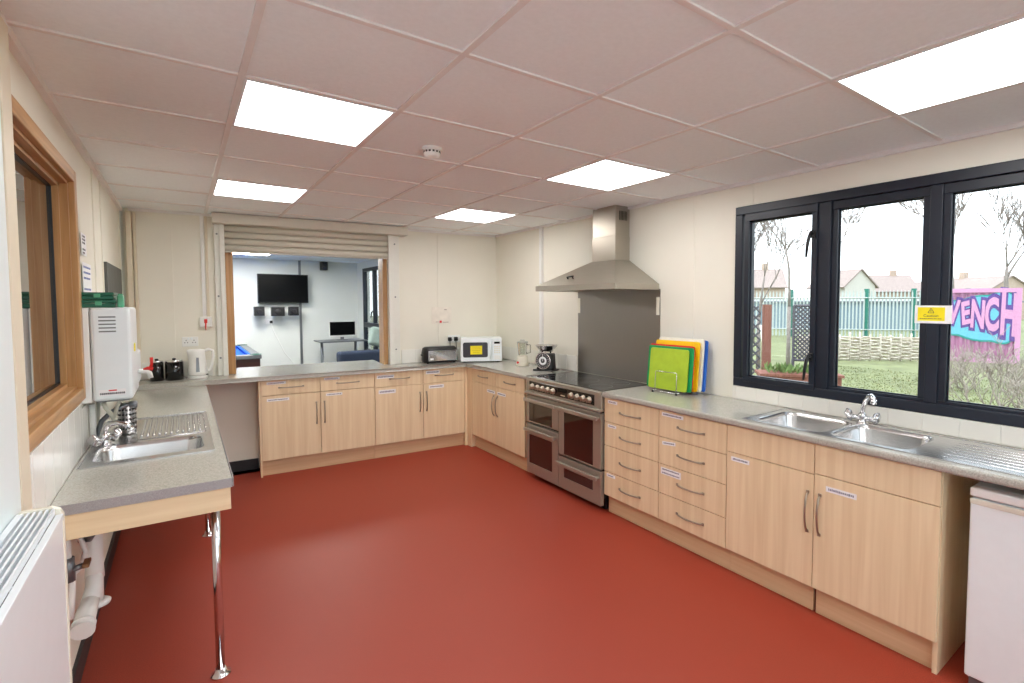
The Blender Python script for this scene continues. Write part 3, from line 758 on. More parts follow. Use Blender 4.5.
b.tube([(-0.355, 2.68, .752), (-0.350, 2.68, .66), (-0.335, 2.67, .60), (-0.345, 2.64, .55), (-0.370, 2.62, .54)], .009, 10); obj('pipe', rel(b, o0), 'white_plastic', t)
b = MB(); b.tube([(-0.370, 2.56, .63), (-0.370, 2.56, .54)], .019, 8); b.tube([(-0.370, 2.56, .58), (-0.325, 2.56, .59)], .011, 8); obj('valve_body', rel(b, o0), 'greymetal', t)
b = MB(); b.box(-.330, -.310, 2.535, 2.60, .585, .60, .003); obj('lever', rel(b, o0), 'stain', t)
b = MB(); b.tube([(-0.345, 2.60, .69), (-0.320, 2.62, .70), (-0.310, 2.66, .67), (-0.325, 2.69, .64), (-0.355, 2.70, .64)], .012, 10); obj('flexible_hose', rel(b, o0), 'greymetal', t)

# ------------------------------------------------------------------ radiator
RX0, RX1, RY1, RZ1, RZ0, RY0 = XL+.035, -.283, 1.885, 1.03, .13, -.2
t = thing('radiator', 'white convector radiator with a slatted top grille below the oak window', 'radiator', (XL+.034, 1.0, 0)); o0 = (XL+.034, 1.0, 0)
RX0 = XL+.034; RX1 = -.279
b = MB()
b.box(RX1-.010, RX1, RY0, RY1, RZ0, RZ1-.03, .003); b.box(RX0, RX0+.01, RY0, RY1, RZ0, RZ1-.005)
b.box(RX1-.012, RX1+.004, RY0, RY1-.012, RZ1-.036, RZ1-.020, .002)
b.box(RX0, RX1, RY0, RY0+.02, RZ0, RZ1-.004); obj('casing', rel(b, o0), 'rad_white', t)
b = MB()
pr2 = [(RX0-.002, RZ1-.012), (RX0+.008, RZ1), (RX1-.02, RZ1), (RX1-.004, RZ1-.008), (RX1+.003, RZ1-.024), (RX1+.003, RZ0-.005), (RX0-.002, RZ0-.005)]
b.loft([[(x, RY1-.006, z) for x, z in pr2], [(x, RY1+.012, z) for x, z in pr2]], smooth=False); obj('end_cap', rel(b, o0), 'offwhite', t, bevel=.003)
b = MB(); ns = 6
for k in range(ns):
    x = RX0+.012+(RX1-RX0-.028)*k/(ns-1); b.box(x-.0024, x+.0024, RY0+.02, RY1-.006, RZ1-.022, RZ1-.004)
for y in [RY0+.1+.22*k for k in range(10)]: b.box(RX0+.01, RX1-.012, y, y+.006, RZ1-.028, RZ1-.02)
obj('grille', rel(b, o0), 'rad_white', t)
b = MB(); b.box(RX0+.01, RX1-.012, RY0+.03, RY1-.02, RZ0+.05, RZ1-.05); obj('heat_exchanger', rel(b, o0), 'black', t)
for y in (.3, 1.6):
    b = MB(); b.box(RX0+.01, RX1-.02, y-.02, y+.02, 0, RZ0+.06); obj('foot', rel(b, o0), 'rad_white', t)

# ------------------------------------------------------------------ range cooker
CY, CW, CD = 3.806, 1.012, .55
t = thing('range_cooker', 'stainless steel range cooker with black glass hob under the hood', 'cooker', (2.49, CY, 0), R90)
b = MB(); b.box(.006, CW-.006, .031, CD, .10, .895); obj('body', b, 'black', t)
b = MB(); b.box(.03, CW-.03, .07, CD-.05, 0, .10); obj('plinth', b, 'black', t)
b = MB(); b.box(0, CW, -.012, CD, .897, .912, .004); obj('hob_frame', b, 'steel', t)
b = MB(); b.box(.02, CW-.02, .03, CD-.01, .912, .918, .002); hob = obj('hob_glass', b, 'black_gloss', t)
for (u, d, r) in ((.18, .16, .075), (.18, .38, .095), (.5, .27, .12), (.82, .16, .095), (.82, .38, .075)):
    b = MB(); b.lathe([(r, .918), (r, .9184), (r-.003, .9184), (r-.003, .918)], (u, d, 0), 40, cap=False); obj('cooking_ring', b, 'greymetal', hob)
b = MB(); b.box(0, CW, -.006, .03, .786, .896, .004); b.box(-.004, CW+.004, -.026, .02, .764, .786, .005); cp = obj('control_panel', b, 'steel', t)
b = MB(); b.box(.05, CW-.075, -.0075, -.005, .802, .882, .001); obj('fascia', b, 'black_gloss', cp)
for k, u in enumerate([.105, .185, .262, .338, .414, .66, .735, .81, .882]):
    b = MB(); z = .838
    b.lathe([(.026, -.0072), (.026, -.012), (.020, -.014), (.019, -.034), (.014, -.037)], (u, 0, z), 20, 'y'); b.box(u-.003, u+.003, -.040, -.03, z-.017, z+.017); obj('knob', b, 'nickel', t)
b = MB(); b.box(.48, .60, -.0085, -.0072, .845, .873); obj('display', b, 'screen', cp)
b = MB(); b.box(.515, .575, -.0085, -.0072, .815, .824); obj('badge', b, 'chrome', cp)
def oven_door(u0, u1, z0, z1, wz0, wz1, hz, ml=.034, mr=.085):
    b = MB(); y0 = -.004
    wu0, wu1 = u0+ml, u1-mr
    b.box(u0, wu0, y0, .03, z0, z1); b.box(wu1, u1, y0, .03, z0, z1); b.box(wu0, wu1, y0, .03, z0, wz0); b.box(wu0, wu1, y0, .03, wz1, z1)
    o = obj('oven_door', b, 'steel', t, bevel=.001)
    b = MB(); b.box(wu0, wu1, y0+.003, .02, wz0, wz1); obj('oven_window', b, 'oven_glass', o)
    b = MB(); b.box(u0+.006, u1-.006, -.048, -.032, hz-.016, hz+.016, .005)
    for u in (u0+.03, u1-.03): b.box(u-.01, u+.01, -.034, y0, hz-.008, hz+.008)
    obj('handle', b, 'steel', o)
m = .478
oven_door(.004, m-.004, .512, .752, .522, .695, .715); oven_door(.004, m-.004, .05, .492, .14, .40, .448)
oven_door(m+.004, CW-.004, .328, .752, .338, .695, .715, .07, .09); oven_door(m+.004, CW-.004, .05, .312, .145, .222, .262, .07, .09)
# splashback
t = thing('splashback', 'dull stainless steel splashback behind the range cooker', 'splashback', (XR, 3.24, TOP))
b = MB(); b.box(-.004, -.0005, -.515, .515, 0, .765); obj('sheet', b, 'steel_dark', t)
for y in (-.492, .497):
    b = MB(); b.box(-.0056, -.004, y-.016, y+.016, .56, .70); tag(obj('tape_strip', b, 'offwhite', t), 'pale adhesive strip')
# extractor hood
t = thing('extractor_hood', 'stainless steel pyramid extractor hood above the range cooker', 'extractor hood', (XR, 3.26, 1.68))
b = MB(); hx = -.475; w0, w1 = -.52, .52
c0, c1, cx = -.19, .10, -.165
rim0 = [(hx, w0, 0), (-.001, w0, 0), (-.001, w1, 0), (hx, w1, 0)]; rim1 = [(x, y, .045) for x, y, z in rim0]
b.loft([rim0, rim1], False, False, False); b.loft([rim1, [(cx-.004, c0-.004, .25), (-.001, c0-.004, .25), (-.001, c1+.004, .25), (cx-.004, c1+.004, .25)]], False, True, False)
b.loft([[(hx+.02, w0+.02, .012), (-.01, w0+.02, .012), (-.01, w1-.02, .012), (hx+.02, w1-.02, .012)]], True, False, False) if False else None
b.quad([(hx, w0, 0.004), (hx, w1, .004), (-.001, w1, .004), (-.001, w0, .004)])
obj('canopy', b, 'steel', t)
b = MB(); b.box(cx, -.001, c0, c1, .25, .45, .002); b.box(cx+.003, -.001, c0+.003, c1-.003, .45, CEIL-1.68-.0, .002); obj('chimney', b, 'steel_v', t)
b = MB()
for k in range(6): b.box(-.12+.016*k, -.114+.016*k, c0-.0008, c0+.001, .58, .655)
obj('vent_slot', b, 'black', t)
b = MB(); d = Vector((cx-hx, 0, .205)).normalized(); nrm = Vector((-.205, 0, cx-hx)).normalized()
P = Vector((hx, .15, .045))+d*.10
b.tube([P, P+nrm*.018, P+nrm*.02+Vector((0, -.03, 0)), P+nrm*.022+Vector((0, -.085, .0))], .007, 8); b.tube([P+Vector((0, -.07, 0)), P+nrm*.02+Vector((0, -.07, 0))], .006, 8)
obj('switch_handle', b, 'black', t)

# ------------------------------------------------------------------ chopping boards in a wire rack
BG = 'coloured chopping boards in the rack'
def board(label, m, x, y0, y1, h, z, lean, t=.011):
    b = MB(); b.prism([p[:2] for p in rrect((y0+y1)/2, h/2, y1-y0, h, .018, 0)], -t/2, t/2, fmap=lambda px, py, pz: (pz, px, py))
    o = obj('chopping_board', b, m, bevel=.0015)
    o.location = (x, 0, z); o.rotation_euler = (0, lean, .06); tag(o, label, 'chopping board', BG)
    o.location = (x+.06*2.45, 0.0, z)
    return o
z = TOP+.0235; ln = .10
board('lime green chopping board at the front of the rack', 'lime', 2.832, 2.30, 2.64, .30, z, ln)
board('dark green chopping board just behind the lime one', 'green', 2.852, 2.275, 2.675, .315, z, ln)
board('red chopping board between the green and yellow boards', 'redboard', 2.872, 2.285, 2.68, .325, z, ln)
board('yellow chopping board behind the red one', 'yellow', 2.902, 2.265, 2.655, .355, z, ln)
board('white chopping board behind the yellow one', 'whiteboard', 2.928, 2.25, 2.65, .375, z, ln)
board('blue chopping board at the back of the rack, against the wall', 'blueboard', 2.950, 2.235, 2.60, .365, z, ln)
t = thing('board_rack', 'chrome wire rack holding the coloured chopping boards', 'rack', (2.88, 2.47, TOP), .06)
b = MB()
for y in (-.11, .10): b.tube([(-.085, y, .012), (.095, y, .012)], .004, 6)
for x in (-.085, .095): b.tube([(x, -.11, .012), (x, .10, .012)], .003, 6)
obj('base', b, 'chrome', t)
b = MB()
b.tube([(-.072, -.10, .014), (-.066, -.10, .15), (-.066, -.095, .155), (-.066, .085, .155), (-.066, .09, .15), (-.072, .09, .014)], .0032, 6)
obj('front_hoop', b, 'chrome', t)
for x in (.006, .034, .083):
    b = MB(); b.tube([(x, -.10, .014), (x+.0115, -.10, .13), (x+.0115, .09, .13), (x, .09, .014)], .0025, 6); obj('divider', b, 'chrome', t)
for (x, y) in ((-.085, -.11), (-.085, .10), (.095, -.11), (.095, .10)):
    b = MB(); b.lathe([(.008, 0), (.009, .006), (.006, .013)], (x, y, 0), 12); obj('foot', b, 'black', t)

# ------------------------------------------------------------------ fridge under the worktop
t = thing('under_counter_fridge', 'white under-counter fridge beside the sink cabinet', 'fridge', (2.53, .345, 0)); 
b = MB(); b.box(.045, .49, -.275, .275, .03, .838, .006); obj('body', b, 'white', t)
b = MB(); b.box(0, .04, -.275, .275, .06, .795, .008, 3); d = obj('door', b, 'white', t)
b = MB(); b.box(-.004, .046, -.276, .276, .803, .838, .006, 3); obj('top_trim', b, 'white_plastic', t)
b = MB(); b.box(-.003, .02, -.275, .275, .772, .794, .004); obj('handle', b, 'offwhite', d)
b = MB(); b.box(.01, .05, -.26, .26, .001, .055); obj('kick_plate', b, 'greymetal', t)

# ------------------------------------------------------------------ roller shutter and hatch
t = thing('roller_shutter', 'partly raised cream roller shutter over the serving hatch', 'roller shutter', (0, YB, TOP)); o0 = (0, YB, TOP)
b = MB(); b.box(.215, 1.925, YB-.19, YB-.001, 2.285, CEIL-.008, .004); obj('housing', rel(b, o0), 'shutter', t)
b = MB(); y = YB-.055
for k in range(4):
    z1 = 2.285-k*.059; b.loft([[(HX0-.012, y+.006, z1), (HX0-.012, y-.010, z1-.008), (HX0-.012, y-.014, z1-.030), (HX0-.012, y-.010, z1-.052), (HX0-.012, y+.006, z1-.059)], [(HX1+.012, y+.006, z1), (HX1+.012, y-.010, z1-.008), (HX1+.012, y-.014, z1-.030), (HX1+.012, y-.010, z1-.052), (HX1+.012, y+.006, z1-.059)]], True, True, True)
    b.box(HX0-.012, HX1+.012, y+.004, y+.008, z1-.062, z1)
b.box(HX0-.012, HX1+.012, y-.018, y+.012, 2.285-4*.059-.012, 2.285-4*.059, .003)
obj('curtain', rel(b, o0), 'shutter', t)
for x0, x1, s in ((.222, .304, -1), (1.742, 1.862, 1)):
    g = MB()
    if s < 0: g.box(x0, x1-.04, YB-.05, YB-.001, TOP+.0005, 2.285); g.box(x1-.04, x1-.003, YB-.085, YB-.001, TOP+.0005, 2.285, .002)
    else: g.box(x0+.003, x0+.05, YB-.085, YB-.001, TOP+.0005, 2.285, .002); g.box(x0+.05, x1, YB-.05, YB-.001, TOP+.0005, 2.285)
    go = obj('guide_rail', rel(g, o0), 'shutter_w', t, bevel=.002)
    for z in (2.20, 1.64, 1.08):
        c = MB(); c.cyl(((x0+.022 if s < 0 else x0+.075), YB-.0535, z), .008, .004, 12, 'y'); obj('screw_cap', rel(c, o0), 'greymetal', go)
place_back(t)
b = MB(); b.box(HX0, HX0+.058, YB-.003, YB+WT+.002, TOP, HZ1); b.box(HX1-.045, HX1, YB-.003, YB+WT+.002, TOP, HZ1)
place_back(struct('trim_12', b, 'oak', bevel=.002))
b = MB(); b.box(HX0+.058, HX1-.045, YB, YB+WT, HZ1-.02, HZ1); place_back(struct('trim_13', b, 'oak'))

# ------------------------------------------------------------------ electrical bits
def socket(name, label, w, h, loc, rz, kind='switch', back=True):
    """plate in local x-z facing -y"""
    t = thing(name, label, 'socket' if 'socket' in name else 'switch', loc, rz)
    b = MB(); b.box(-w/2, w/2, -.010, 0, -h/2, h/2, .003); obj('plate', b, 'white_plastic', t)
    b = MB()
    if kind == 'double':
        for s in (-1, 1):
            for dx, dz in ((0, .012), (-.010, -.008), (.010, -.008)): b.box(s*w*.24+dx-.003, s*w*.24+dx+.003, -.0106, -.009, dz-.004, dz+.004)
        obj('pin_hole', b, 'black', t)
        for s in (-1, 1):
            b = MB(); b.box(s*w*.1-.006, s*w*.1+.006, -.0135, -.009, .018, .036, .001); obj('rocker', b, 'white', t)
    else:
        b.box(-.012, .012, -.014, -.009, -.014, .014, .001); obj('rocker', b, 'white', t)
    if back: place_back(t)
    return t
socket('wall_socket', 'white double socket above the kettle', .118, .086, (.02, YB-.001, 1.235), 0, 'double')
s = socket('wall_socket', 'double socket with two black plugs behind the toaster', .146, .086, (2.485, YB-.001, 1.165), 0, 'double')
for dx, lab in ((-.06, 'black plug in the socket, on the toaster side'), (.012, 'black plug in the socket, on the microwave side')):
    t = thing('plug', lab, 'plug', (2.485+dx, YB-.0145, 1.165), 0, 'black plugs'); 
    b = MB(); b.box(-.02, .02, -.034, 0, -.022, .022, .008, 3); obj('body', b, 'black', t)
    b = MB(); b.tube([(0, -.02, -.022), (0, -.024, -.06), (.01*(1 if dx > 0 else -1), -.02, -.14), (.02*(1 if dx > 0 else -1), -.016, -.238)], .0035, 6); obj('cable', b, 'black', t)
    place_back(t)
# isolator by the shutter, with conduit
t = thing('isolator_switch', 'isolator switch with a red pull tag beside the shutter rail', 'switch', (.142, YB-.001, 1.41)); 
b = MB(); b.box(-.044, .044, -.045, 0, -.044, .044, .004); obj('box', b, 'white_plastic', t)
b = MB(); b.box(-.012, .012, -.052, -.045, -.01, .024, .002); b.tube([(0, -.05, 0), (-.002, -.052, -.05), (0, -.05, -.075)], [.006, .005, .003], 8); obj('tag', b, 'red', t)
b = MB(); b.box(-.022, .004, -.022, 0, .044, CEIL-1.41-.024); obj('conduit', b, 'white_plastic', t)
b = MB(); b.box(.012, .03, -.014, 0, .044, CEIL-1.41-.024); obj('conduit', b, 'strip', t)
place_back(t)
# trunking + spur on the window-side wall
t = thing('fused_spur', 'white trunking and spur switch with a red neon on the wall by the scales', 'switch', (XR, 4.35, 1.15))
b = MB(); b.box(-.028, 0, -.022, .022, .0, CEIL-1.15-.024, .002); obj('trunking', b, 'white_plastic', t)
b = MB(); b.box(-.03, 0, -.043, .043, -.086, 0, .003); obj('plate', b, 'white_plastic', t)
b = MB(); b.box(-.038, -.03, .018, .034, -.058, -.008, .002); obj('neon_switch', b, 'red', t)
# paper on the back wall
t = MB(); t.mi = 0; t.box(2.225, 2.455, YB-.0085, YB-.0065, 1.34, 1.53); t.mi = 1; t.box(2.315, 2.34, YB-.0092, YB-.0085, 1.352, 1.378); t.mi = 2
for z in (1.36,): t.box(2.27, 2.31, YB-.0092, YB-.0085, z, z+.006); t.box(2.35, 2.42, YB-.0092, YB-.0085, z-.006, z+.002)
t.box(2.37, 2.40, YB-.0092, YB-.0085, 1.495, 1.505)
place_back(tag(obj('wall_notice', t, [flat('laminated_sheet', (232, 226, 214), .3), 'red', flat('grey_print', (176, 160, 150), .6)]), 'faded laminated notice with a small red mark above the toaster', 'notice'))

# ------------------------------------------------------------------ kettle and canisters
t = thing('kettle', 'white jug kettle beside the roller shutter rail', 'kettle', (.075, YB-.13, TOP), .2)
b = MB(); b.lathe([(.072, 0), (.074, .004), (.074, .02), (.068, .024)], (0, 0, 0), 28); obj('power_base', b, 'white_plastic', t)
b = MB(); rings = []
for h, r in ((.026, .066), (.03, .073), (.06, .073), (.14, .064), (.21, .057), (.235, .056), (.25, .05), (.256, .03)):
    rings.append([(r*math.cos(a)-(.02*max(0, (h-.14)/.1) if abs(a-PI) < .35 else 0), r*math.sin(a), h) for a in [2*PI*i/28 for i in range(28)]])
b.loft(rings); obj('body', b, 'white_plastic', t)
b = MB(); b.tube([(.045, 0, .235), (.085, 0, .25), (.115, 0, .235), (.118, 0, .18), (.105, 0, .11), (.09, 0, .065), (.062, 0, .05)], [.014, .014, .013, .012, .012, .012, .012], 10); obj('handle', b, 'white_plastic', t)
b = MB(); b.hexa([(-.022, -.074, .06), (.004, -.076, .06), (.004, -.06, .06), (-.022, -.06, .06)], [(-.016, -.0635, .185), (.002, -.0645, .185), (.002, -.05, .185), (-.016, -.05, .185)]); obj('water_gauge', b, 'greymetal', t)
b = MB(); b.box(.055, .07, -.05, -.035, .028, .036); obj('switch', b, 'black', t)
place_back(t)
CG = 'black canisters beside the kettle'
for (x, y, r, h, lab) in ((-.208, YB-.13, .047, .172, 'narrow black canister on the heater side of the pair'), (-.088, YB-.14, .064, .172, 'wide black canister next to the kettle')):
    t = thing('canister', lab, 'canister', (x, y, TOP), 0, CG)
    b = MB(); b.lathe([(r, 0), (r, h-.02), (r-.004, h-.02)], (0, 0, 0), 28); obj('body', b, 'black_gloss', t)
    b = MB(); b.lathe([(r-.002, h-.02), (r-.002, h-.004), (r-.008, h)], (0, 0, 0), 28); obj('lid', b, 'chrome', t)
    b = MB(); b.lathe([(.012, h), (.014, h+.01), (.008, h+.015)], (0, 0, 0), 14); obj('knob', b, 'black', t)
    place_back(t)

# ------------------------------------------------------------------ toaster
t = thing('toaster', 'long chrome and black toaster on the worktop below the notice', 'toaster', (2.262, YB-.15, TOP), .0)
def lozenge(w, d, z, y0=0): return rrect(0, y0, w, d, min(w, d)*.38, z)
b = MB(); b.loft([lozenge(.375, .15, .012), lozenge(.385, .165, .03), lozenge(.385, .165, .12), lozenge(.365, .145, .165), lozenge(.33, .10, .178)]); obj('body', b, 'black', t)
b = MB(); b.box(-.15, .175, -.0865, -.08, .028, .142, .003)
b.box(-.15, .175, .08, .0865, .028, .142, .003); obj('steel_panel', b, 'chrome', t)
b = MB()
for y in (-.025, .025): b.box(-.14, .14, y-.012, y+.012, .17, .1795)
obj('slot', b, 'greymetal', t)
b = MB(); b.box(-.205, -.188, -.02, .02, .085, .10, .003); obj('lever', b, 'black', t)
b = MB(); b.box(-.135, -.095, -.088, -.0862, .04, .062); obj('badge', b, 'paper', t)
b = MB()
for x in (-.15, .15):
    for y in (-.05, .05): b = MB(); b.cyl((x, y, 0), .012, .014, 10); obj('foot', b, 'black', t)
place_back(t)

# ------------------------------------------------------------------ microwave
t = thing('microwave', 'white microwave with a yellow notice on its door in the corner', 'microwave', (2.645, 4.955, TOP), -.46)
MW, MD, MH = .45, .29, .268; w = MW/2
b = MB(); b.box(-w, w, .02, MD, .012, MH, .006); obj('body', b, 'white', t)
b = MB(); b.box(w-.105, w, 0, .02, .012, MH, .004); cpn = obj('control_panel', b, 'white', t)
b = MB(); b.box(w-.085, w-.022, -.0012, 0, .205, .228); obj('display', b, 'screen', cpn)
b = MB()
for r in range(4):
    for c in range(3): b.box(w-.085+c*.024, w-.069+c*.024, -.0018, 0, .10+r*.022, .114+r*.022, .0006, 1)
obj('button', b, 'offwhite', cpn)
b = MB(); b.box(w-.085, w-.022, -.0018, 0, .03, .075, .001, 1); obj('door_button', b, 'white_plastic', cpn)
b = MB(); b.box(-w, w-.108, 0, .02, .012, MH, .005); dr = obj('door', b, 'white', t)
b = MB(); b.prism([p[:2] for p in rrect(-.065, .14, .27, .165, .02, 0)], -.002, .001, fmap=lambda x, y, z: (x, z, y)); obj('door_window', b, flat('tinted_window', (52, 50, 58), .2), dr)
b = MB(); b.tube([(w-.128, -.002, .045), (w-.128, -.024, .06), (w-.128, -.026, .13), (w-.128, -.024, .205), (w-.128, -.002, .22)], .009, 8); obj('handle', b, 'white', dr)
b = MB(); b.mi = 0; b.box(-.12, .008, -.0032, -.0022, .09, .185); b.mi = 1
for l, (q0, q1) in enumerate(((-.10, -.015), (-.11, 0), (-.105, -.01), (-.09, -.02))):
    k = q0
    while k < q1: ww = random.uniform(.006, .014); b.box(k, min(k+ww, q1), -.0036, -.0032, .168-l*.019, .173-l*.019); k += ww+.004
tag(obj('door_notice', b, ['yellowpaper', flat('ochre_print', (196, 170, 20), .6)], dr), 'yellow paper notice')
b = MB()
for x in (-w+.04, w-.04):
    for y in (.05, MD-.05): b = MB(); b.cyl((x, y, 0), .014, .014, 10); obj('foot', b, 'black', t)

# ------------------------------------------------------------------ blender + scales
t = thing('blender', 'cream-based blender with a clear jug between microwave and scales', 'blender', (2.85, 4.44, TOP), -.8)
b = MB(); b.loft([lozenge(.125, .12, 0), lozenge(.128, .123, .01), lozenge(.115, .11, .085), lozenge(.10, .098, .10)]); obj('motor_base', b, 'offwhite', t)
b = MB(); b.cyl((-.035, -.062, .04), .012, .008, 14, 'y'); obj('dial', b, 'red', t)
b = MB(); b.lathe([(.042, .10), (.048, .13), (.056, .235), (.058, .24)], (0, 0, 0), 24, cap=False); obj('jug', b, 'jug', t)
b = MB(); b.lathe([(.044, .10), (.046, .112), (.04, .114)], (0, 0, 0), 24); obj('collar', b, 'offwhite', t)
b = MB(); b.lathe([(.058, .238), (.06, .245), (.058, .254), (.03, .258), (.022, .272), (.02, .275)], (0, 0, 0), 24); obj('lid', b, flat('smoke_plastic', (170, 170, 160), .3), t)
b = MB(); b.tube([(.05, 0, .22), (.085, 0, .22), (.085, 0, .14), (.046, 0, .13)], .007, 8); obj('handle', b, 'jug', t)

t = thing('kitchen_scales', 'black retro kitchen scales with round dial and pan by the cooker', 'scales', (2.845, 4.0, TOP), -1.1)
b = MB(); b.box(-.11, .10, -.075, .075, 0, .012, .003); b.loft([lozenge(.19, .13, .012), lozenge(.18, .125, .03), lozenge(.165, .12, .16), lozenge(.15, .11, .168)]); obj('body', b, 'black', t)
b = MB(); b.lathe([(.082, 0), (.084, -.012), (.078, -.016), (.074, -.012)], (-.005, -.055, .098), 32, 'y'); d = obj('dial_rim', b, 'chrome', t)
b = MB(); b.lathe([(.074, 0), (.074, -.002)], (-.005, -.0665, .098), 32, 'y'); obj('dial_face', b, flat('dial_grey', (70, 70, 72), .4), d)
b = MB(); b.lathe([(.042, -.0688), (.042, -.0694), (.022, -.0694), (.022, -.0688)], (-.005, 0, .098), 28, 'y', cap=False); b.box(-.007, -.003, -.0705, -.0688, .095, .165)
for k in range(20):
    a = 2*PI*k/20; b.cyl((-.005+.062*math.cos(a), -.0694, .098+.062*math.sin(a)), .0035, .001, 6, 'y')
obj('dial_marking', b, 'paper', d)
b = MB(); b.tube([(-.045, 0, .165), (-.045, 0, .19)], .008, 8); b.tube([(.045, 0, .165), (.045, 0, .19)], .008, 8); b.box(-.06, .06, -.03, .03, .186, .192); obj('pan_support', b, 'black', t)
b = MB(); b.lathe([(.045, .193), (.075, .205), (.112, .246), (.116, .247), (.111, .245), (.074, .208), (.001, .199)], (0, 0, 0), 32); obj('pan', b, 'chrome', t)

# ------------------------------------------------------------------ lounge beyond the hatch
FY, LXR, LXL = 10.6, 2.86, -2.6
yw = rb(1.0, YB+WT)[1]
b = MB(); b.box(LXL, LXR+.15, rb(LXR, YB+WT)[1]-.12, FY+.1, -.06, 0); struct('floor_lounge', b, 'greyfloor')
b = MB(); b.prism([(LXL-.1, rb(LXL, YB+WT)[1]-.02), (LXR+.1, rb(LXR, YB+WT)[1]-.02), (LXR+.1, FY+.1), (LXL-.1, FY+.1)], CEIL, CEIL+.06); cl = struct('ceiling_lounge', b, 'ceil')
b = MB()
for k in range(8): y = 6.4+.6*k; b.box(LXL, LXR, y-.012, y+.012, CEIL-.006, CEIL)
for k in range(4): x = -1.8+1.2*k; b.box(x-.012, x+.012, 5.95, FY, CEIL-.0055, CEIL)
obj('ceiling_grid', b, 'grid', cl)
b = MB(); b.box(LXL-.1, LXR+.1, FY, FY+.1, -.06, CEIL); struct('wall_lounge_far', b, 'lounge')
b = MB(); b.box(LXL-.1, LXL, 5.7, FY, -.06, CEIL); struct('wall_lounge_left', b, 'lounge')
b = MB(); b.box(LXL-.1, XL-.01, YB, YB+WT, -.06, CEIL); place_back(struct('wall_lounge_near', b, 'lounge'))
wy0, wy1, wz0, wz1 = 7.0, 10.18, .62, 2.24
b = MB(); ys = rb(LXR, YB+WT)[1]-.05
b.box(LXR, LXR+.12, ys, wy0, -.06, CEIL); b.box(LXR, LXR+.12, wy1, FY+.1, -.06, CEIL); b.box(LXR, LXR+.12, wy0, wy1, -.06, wz0); b.box(LXR, LXR+.12, wy0, wy1, wz1, CEIL); struct('wall_lounge_right', b, 'lounge')
b = MB(); e = .06; x0, x1 = LXR-.012, LXR+.06
b.box(x0, x1, wy0, wy1, wz0, wz0+e); b.box(x0, x1, wy0, wy1, wz1-e, wz1)
for y in (wy0, 7.75, 8.62, 9.5, wy1-e): b.box(x0, x1, y, y+e, wz0+e, wz1-e)
b.box(x0, x1, wy0+e, wy1-e, 1.11, 1.20)
w3 = struct('window_3', b, 'navy', bevel=.003)
b = MB(); b.box(LXR+.02, LXR+.024, wy0+e, wy1-e, wz0+e, wz1-e); obj('pane', b, 'glass', w3)
b = MB(); b.tube([(x0, 9.46, 1.42), (x0-.03, 9.46, 1.42), (x0-.04, 9.5, 1.40), (x0-.035, 9.55, 1.31)], .012, 8); obj('handle', b, 'black', w3)
b = MB(); b.box(1.79, 1.83, FY-.02, FY, .1, CEIL-.001); struct('trim_14', b, 'greymetal')
b = MB(); b.box(.85, .87, FY-.008, FY, .1, CEIL-.001); struct('trim_15', b, 'lounge')
for (x, y, lab) in ((-.2, 7.6, 'lounge ceiling panel over the pool table'), (1.6, 7.6, 'lounge ceiling panel just beyond the hatch'), (.9, 9.4, 'far lounge ceiling panel in front of the television')):
    ceiling_light(x-.3, x+.3, y-.3, y+.3, lab, CEIL, 'lamp_cool')
# tv and speakers
t = thing('television', 'black wall-mounted television in the lounge beyond the hatch', 'television', (1.515, FY, 1.84))
b = MB(); b.box(-.415, .415, -.13, -.085, -.265, .265, .006); obj('casing', b, 'black', t)
b = MB(); b.box(-.402, .402, -.1315, -.1295, -.248, .252); obj('screen', b, 'screen', t)
b = MB(); b.box(-.15, .15, -.02, 0, -.12, .12); b.box(-.06, .06, -.086, -.02, -.05, .05); obj('bracket', b, 'greymetal', t)
for (x, z, lab) in ((1.11, 1.435, 'speaker on the wall nearest the pool table'), (1.405, 1.425, 'speaker on the wall, middle one under the television'), (1.665, 1.43, 'speaker on the wall beside the grey conduit')):
    t = thing('wall_speaker', 'black ' + lab, 'speaker', (x, FY, z), 0, 'speakers under the television')
    w = .105 if x > 1.3 and x < 1.5 else .08
    b = MB(); b.box(-w, w, -.24, -.10, -.085, .08, .006); obj('cabinet', b, 'black', t)
    b = MB(); b.lathe([(.05, -.2405), (.05, -.243), (.02, -.2415)], (0, 0, -.01), 20, 'y'); obj('cone', b, 'skirt', t)
    b = MB(); b.box(-.03, .03, -.10, 0, -.03, .03); b.box(-.05, .05, -.012, 0, -.07, .07); obj('bracket', b, 'white_plastic', t)
t = thing('ceiling_speaker', 'small black speaker high in the lounge corner', 'speaker', (2.22, FY, 2.28))
b = MB(); b.box(-.06, .06, -.16, -.03, -.075, .085, .006); obj('cabinet', b, 'black', t)
b = MB(); b.box(-.02, .02, -.03, 0, -.02, .02); obj('bracket', b, 'greymetal', t)
b = MB(); b.lathe([(.04, -.1605), (.04, -.163), (.015, -.1615)], (0, 0, 0), 16, 'y'); obj('cone', b, 'skirt', t)
t = thing('wall_socket', 'white socket with a black plug on the lounge wall', 'socket', (1.29, FY, 1.235))
b = MB(); b.box(-.07, .07, -.012, 0, -.045, .045, .003); obj('plate', b, 'white_plastic', t)
b = MB(); b.box(0, .045, -.05, -.012, -.03, .02, .006); obj('plug', b, 'black', t)
b = MB(); b.tube([(.02, -.02, -.03), (.06, -.015, -.18), (.14, -.012, -.36), (.24, -.01, -.6), (.42, -.01, -.85)], .006, 6); obj('cable', b, 'white_plastic', t)
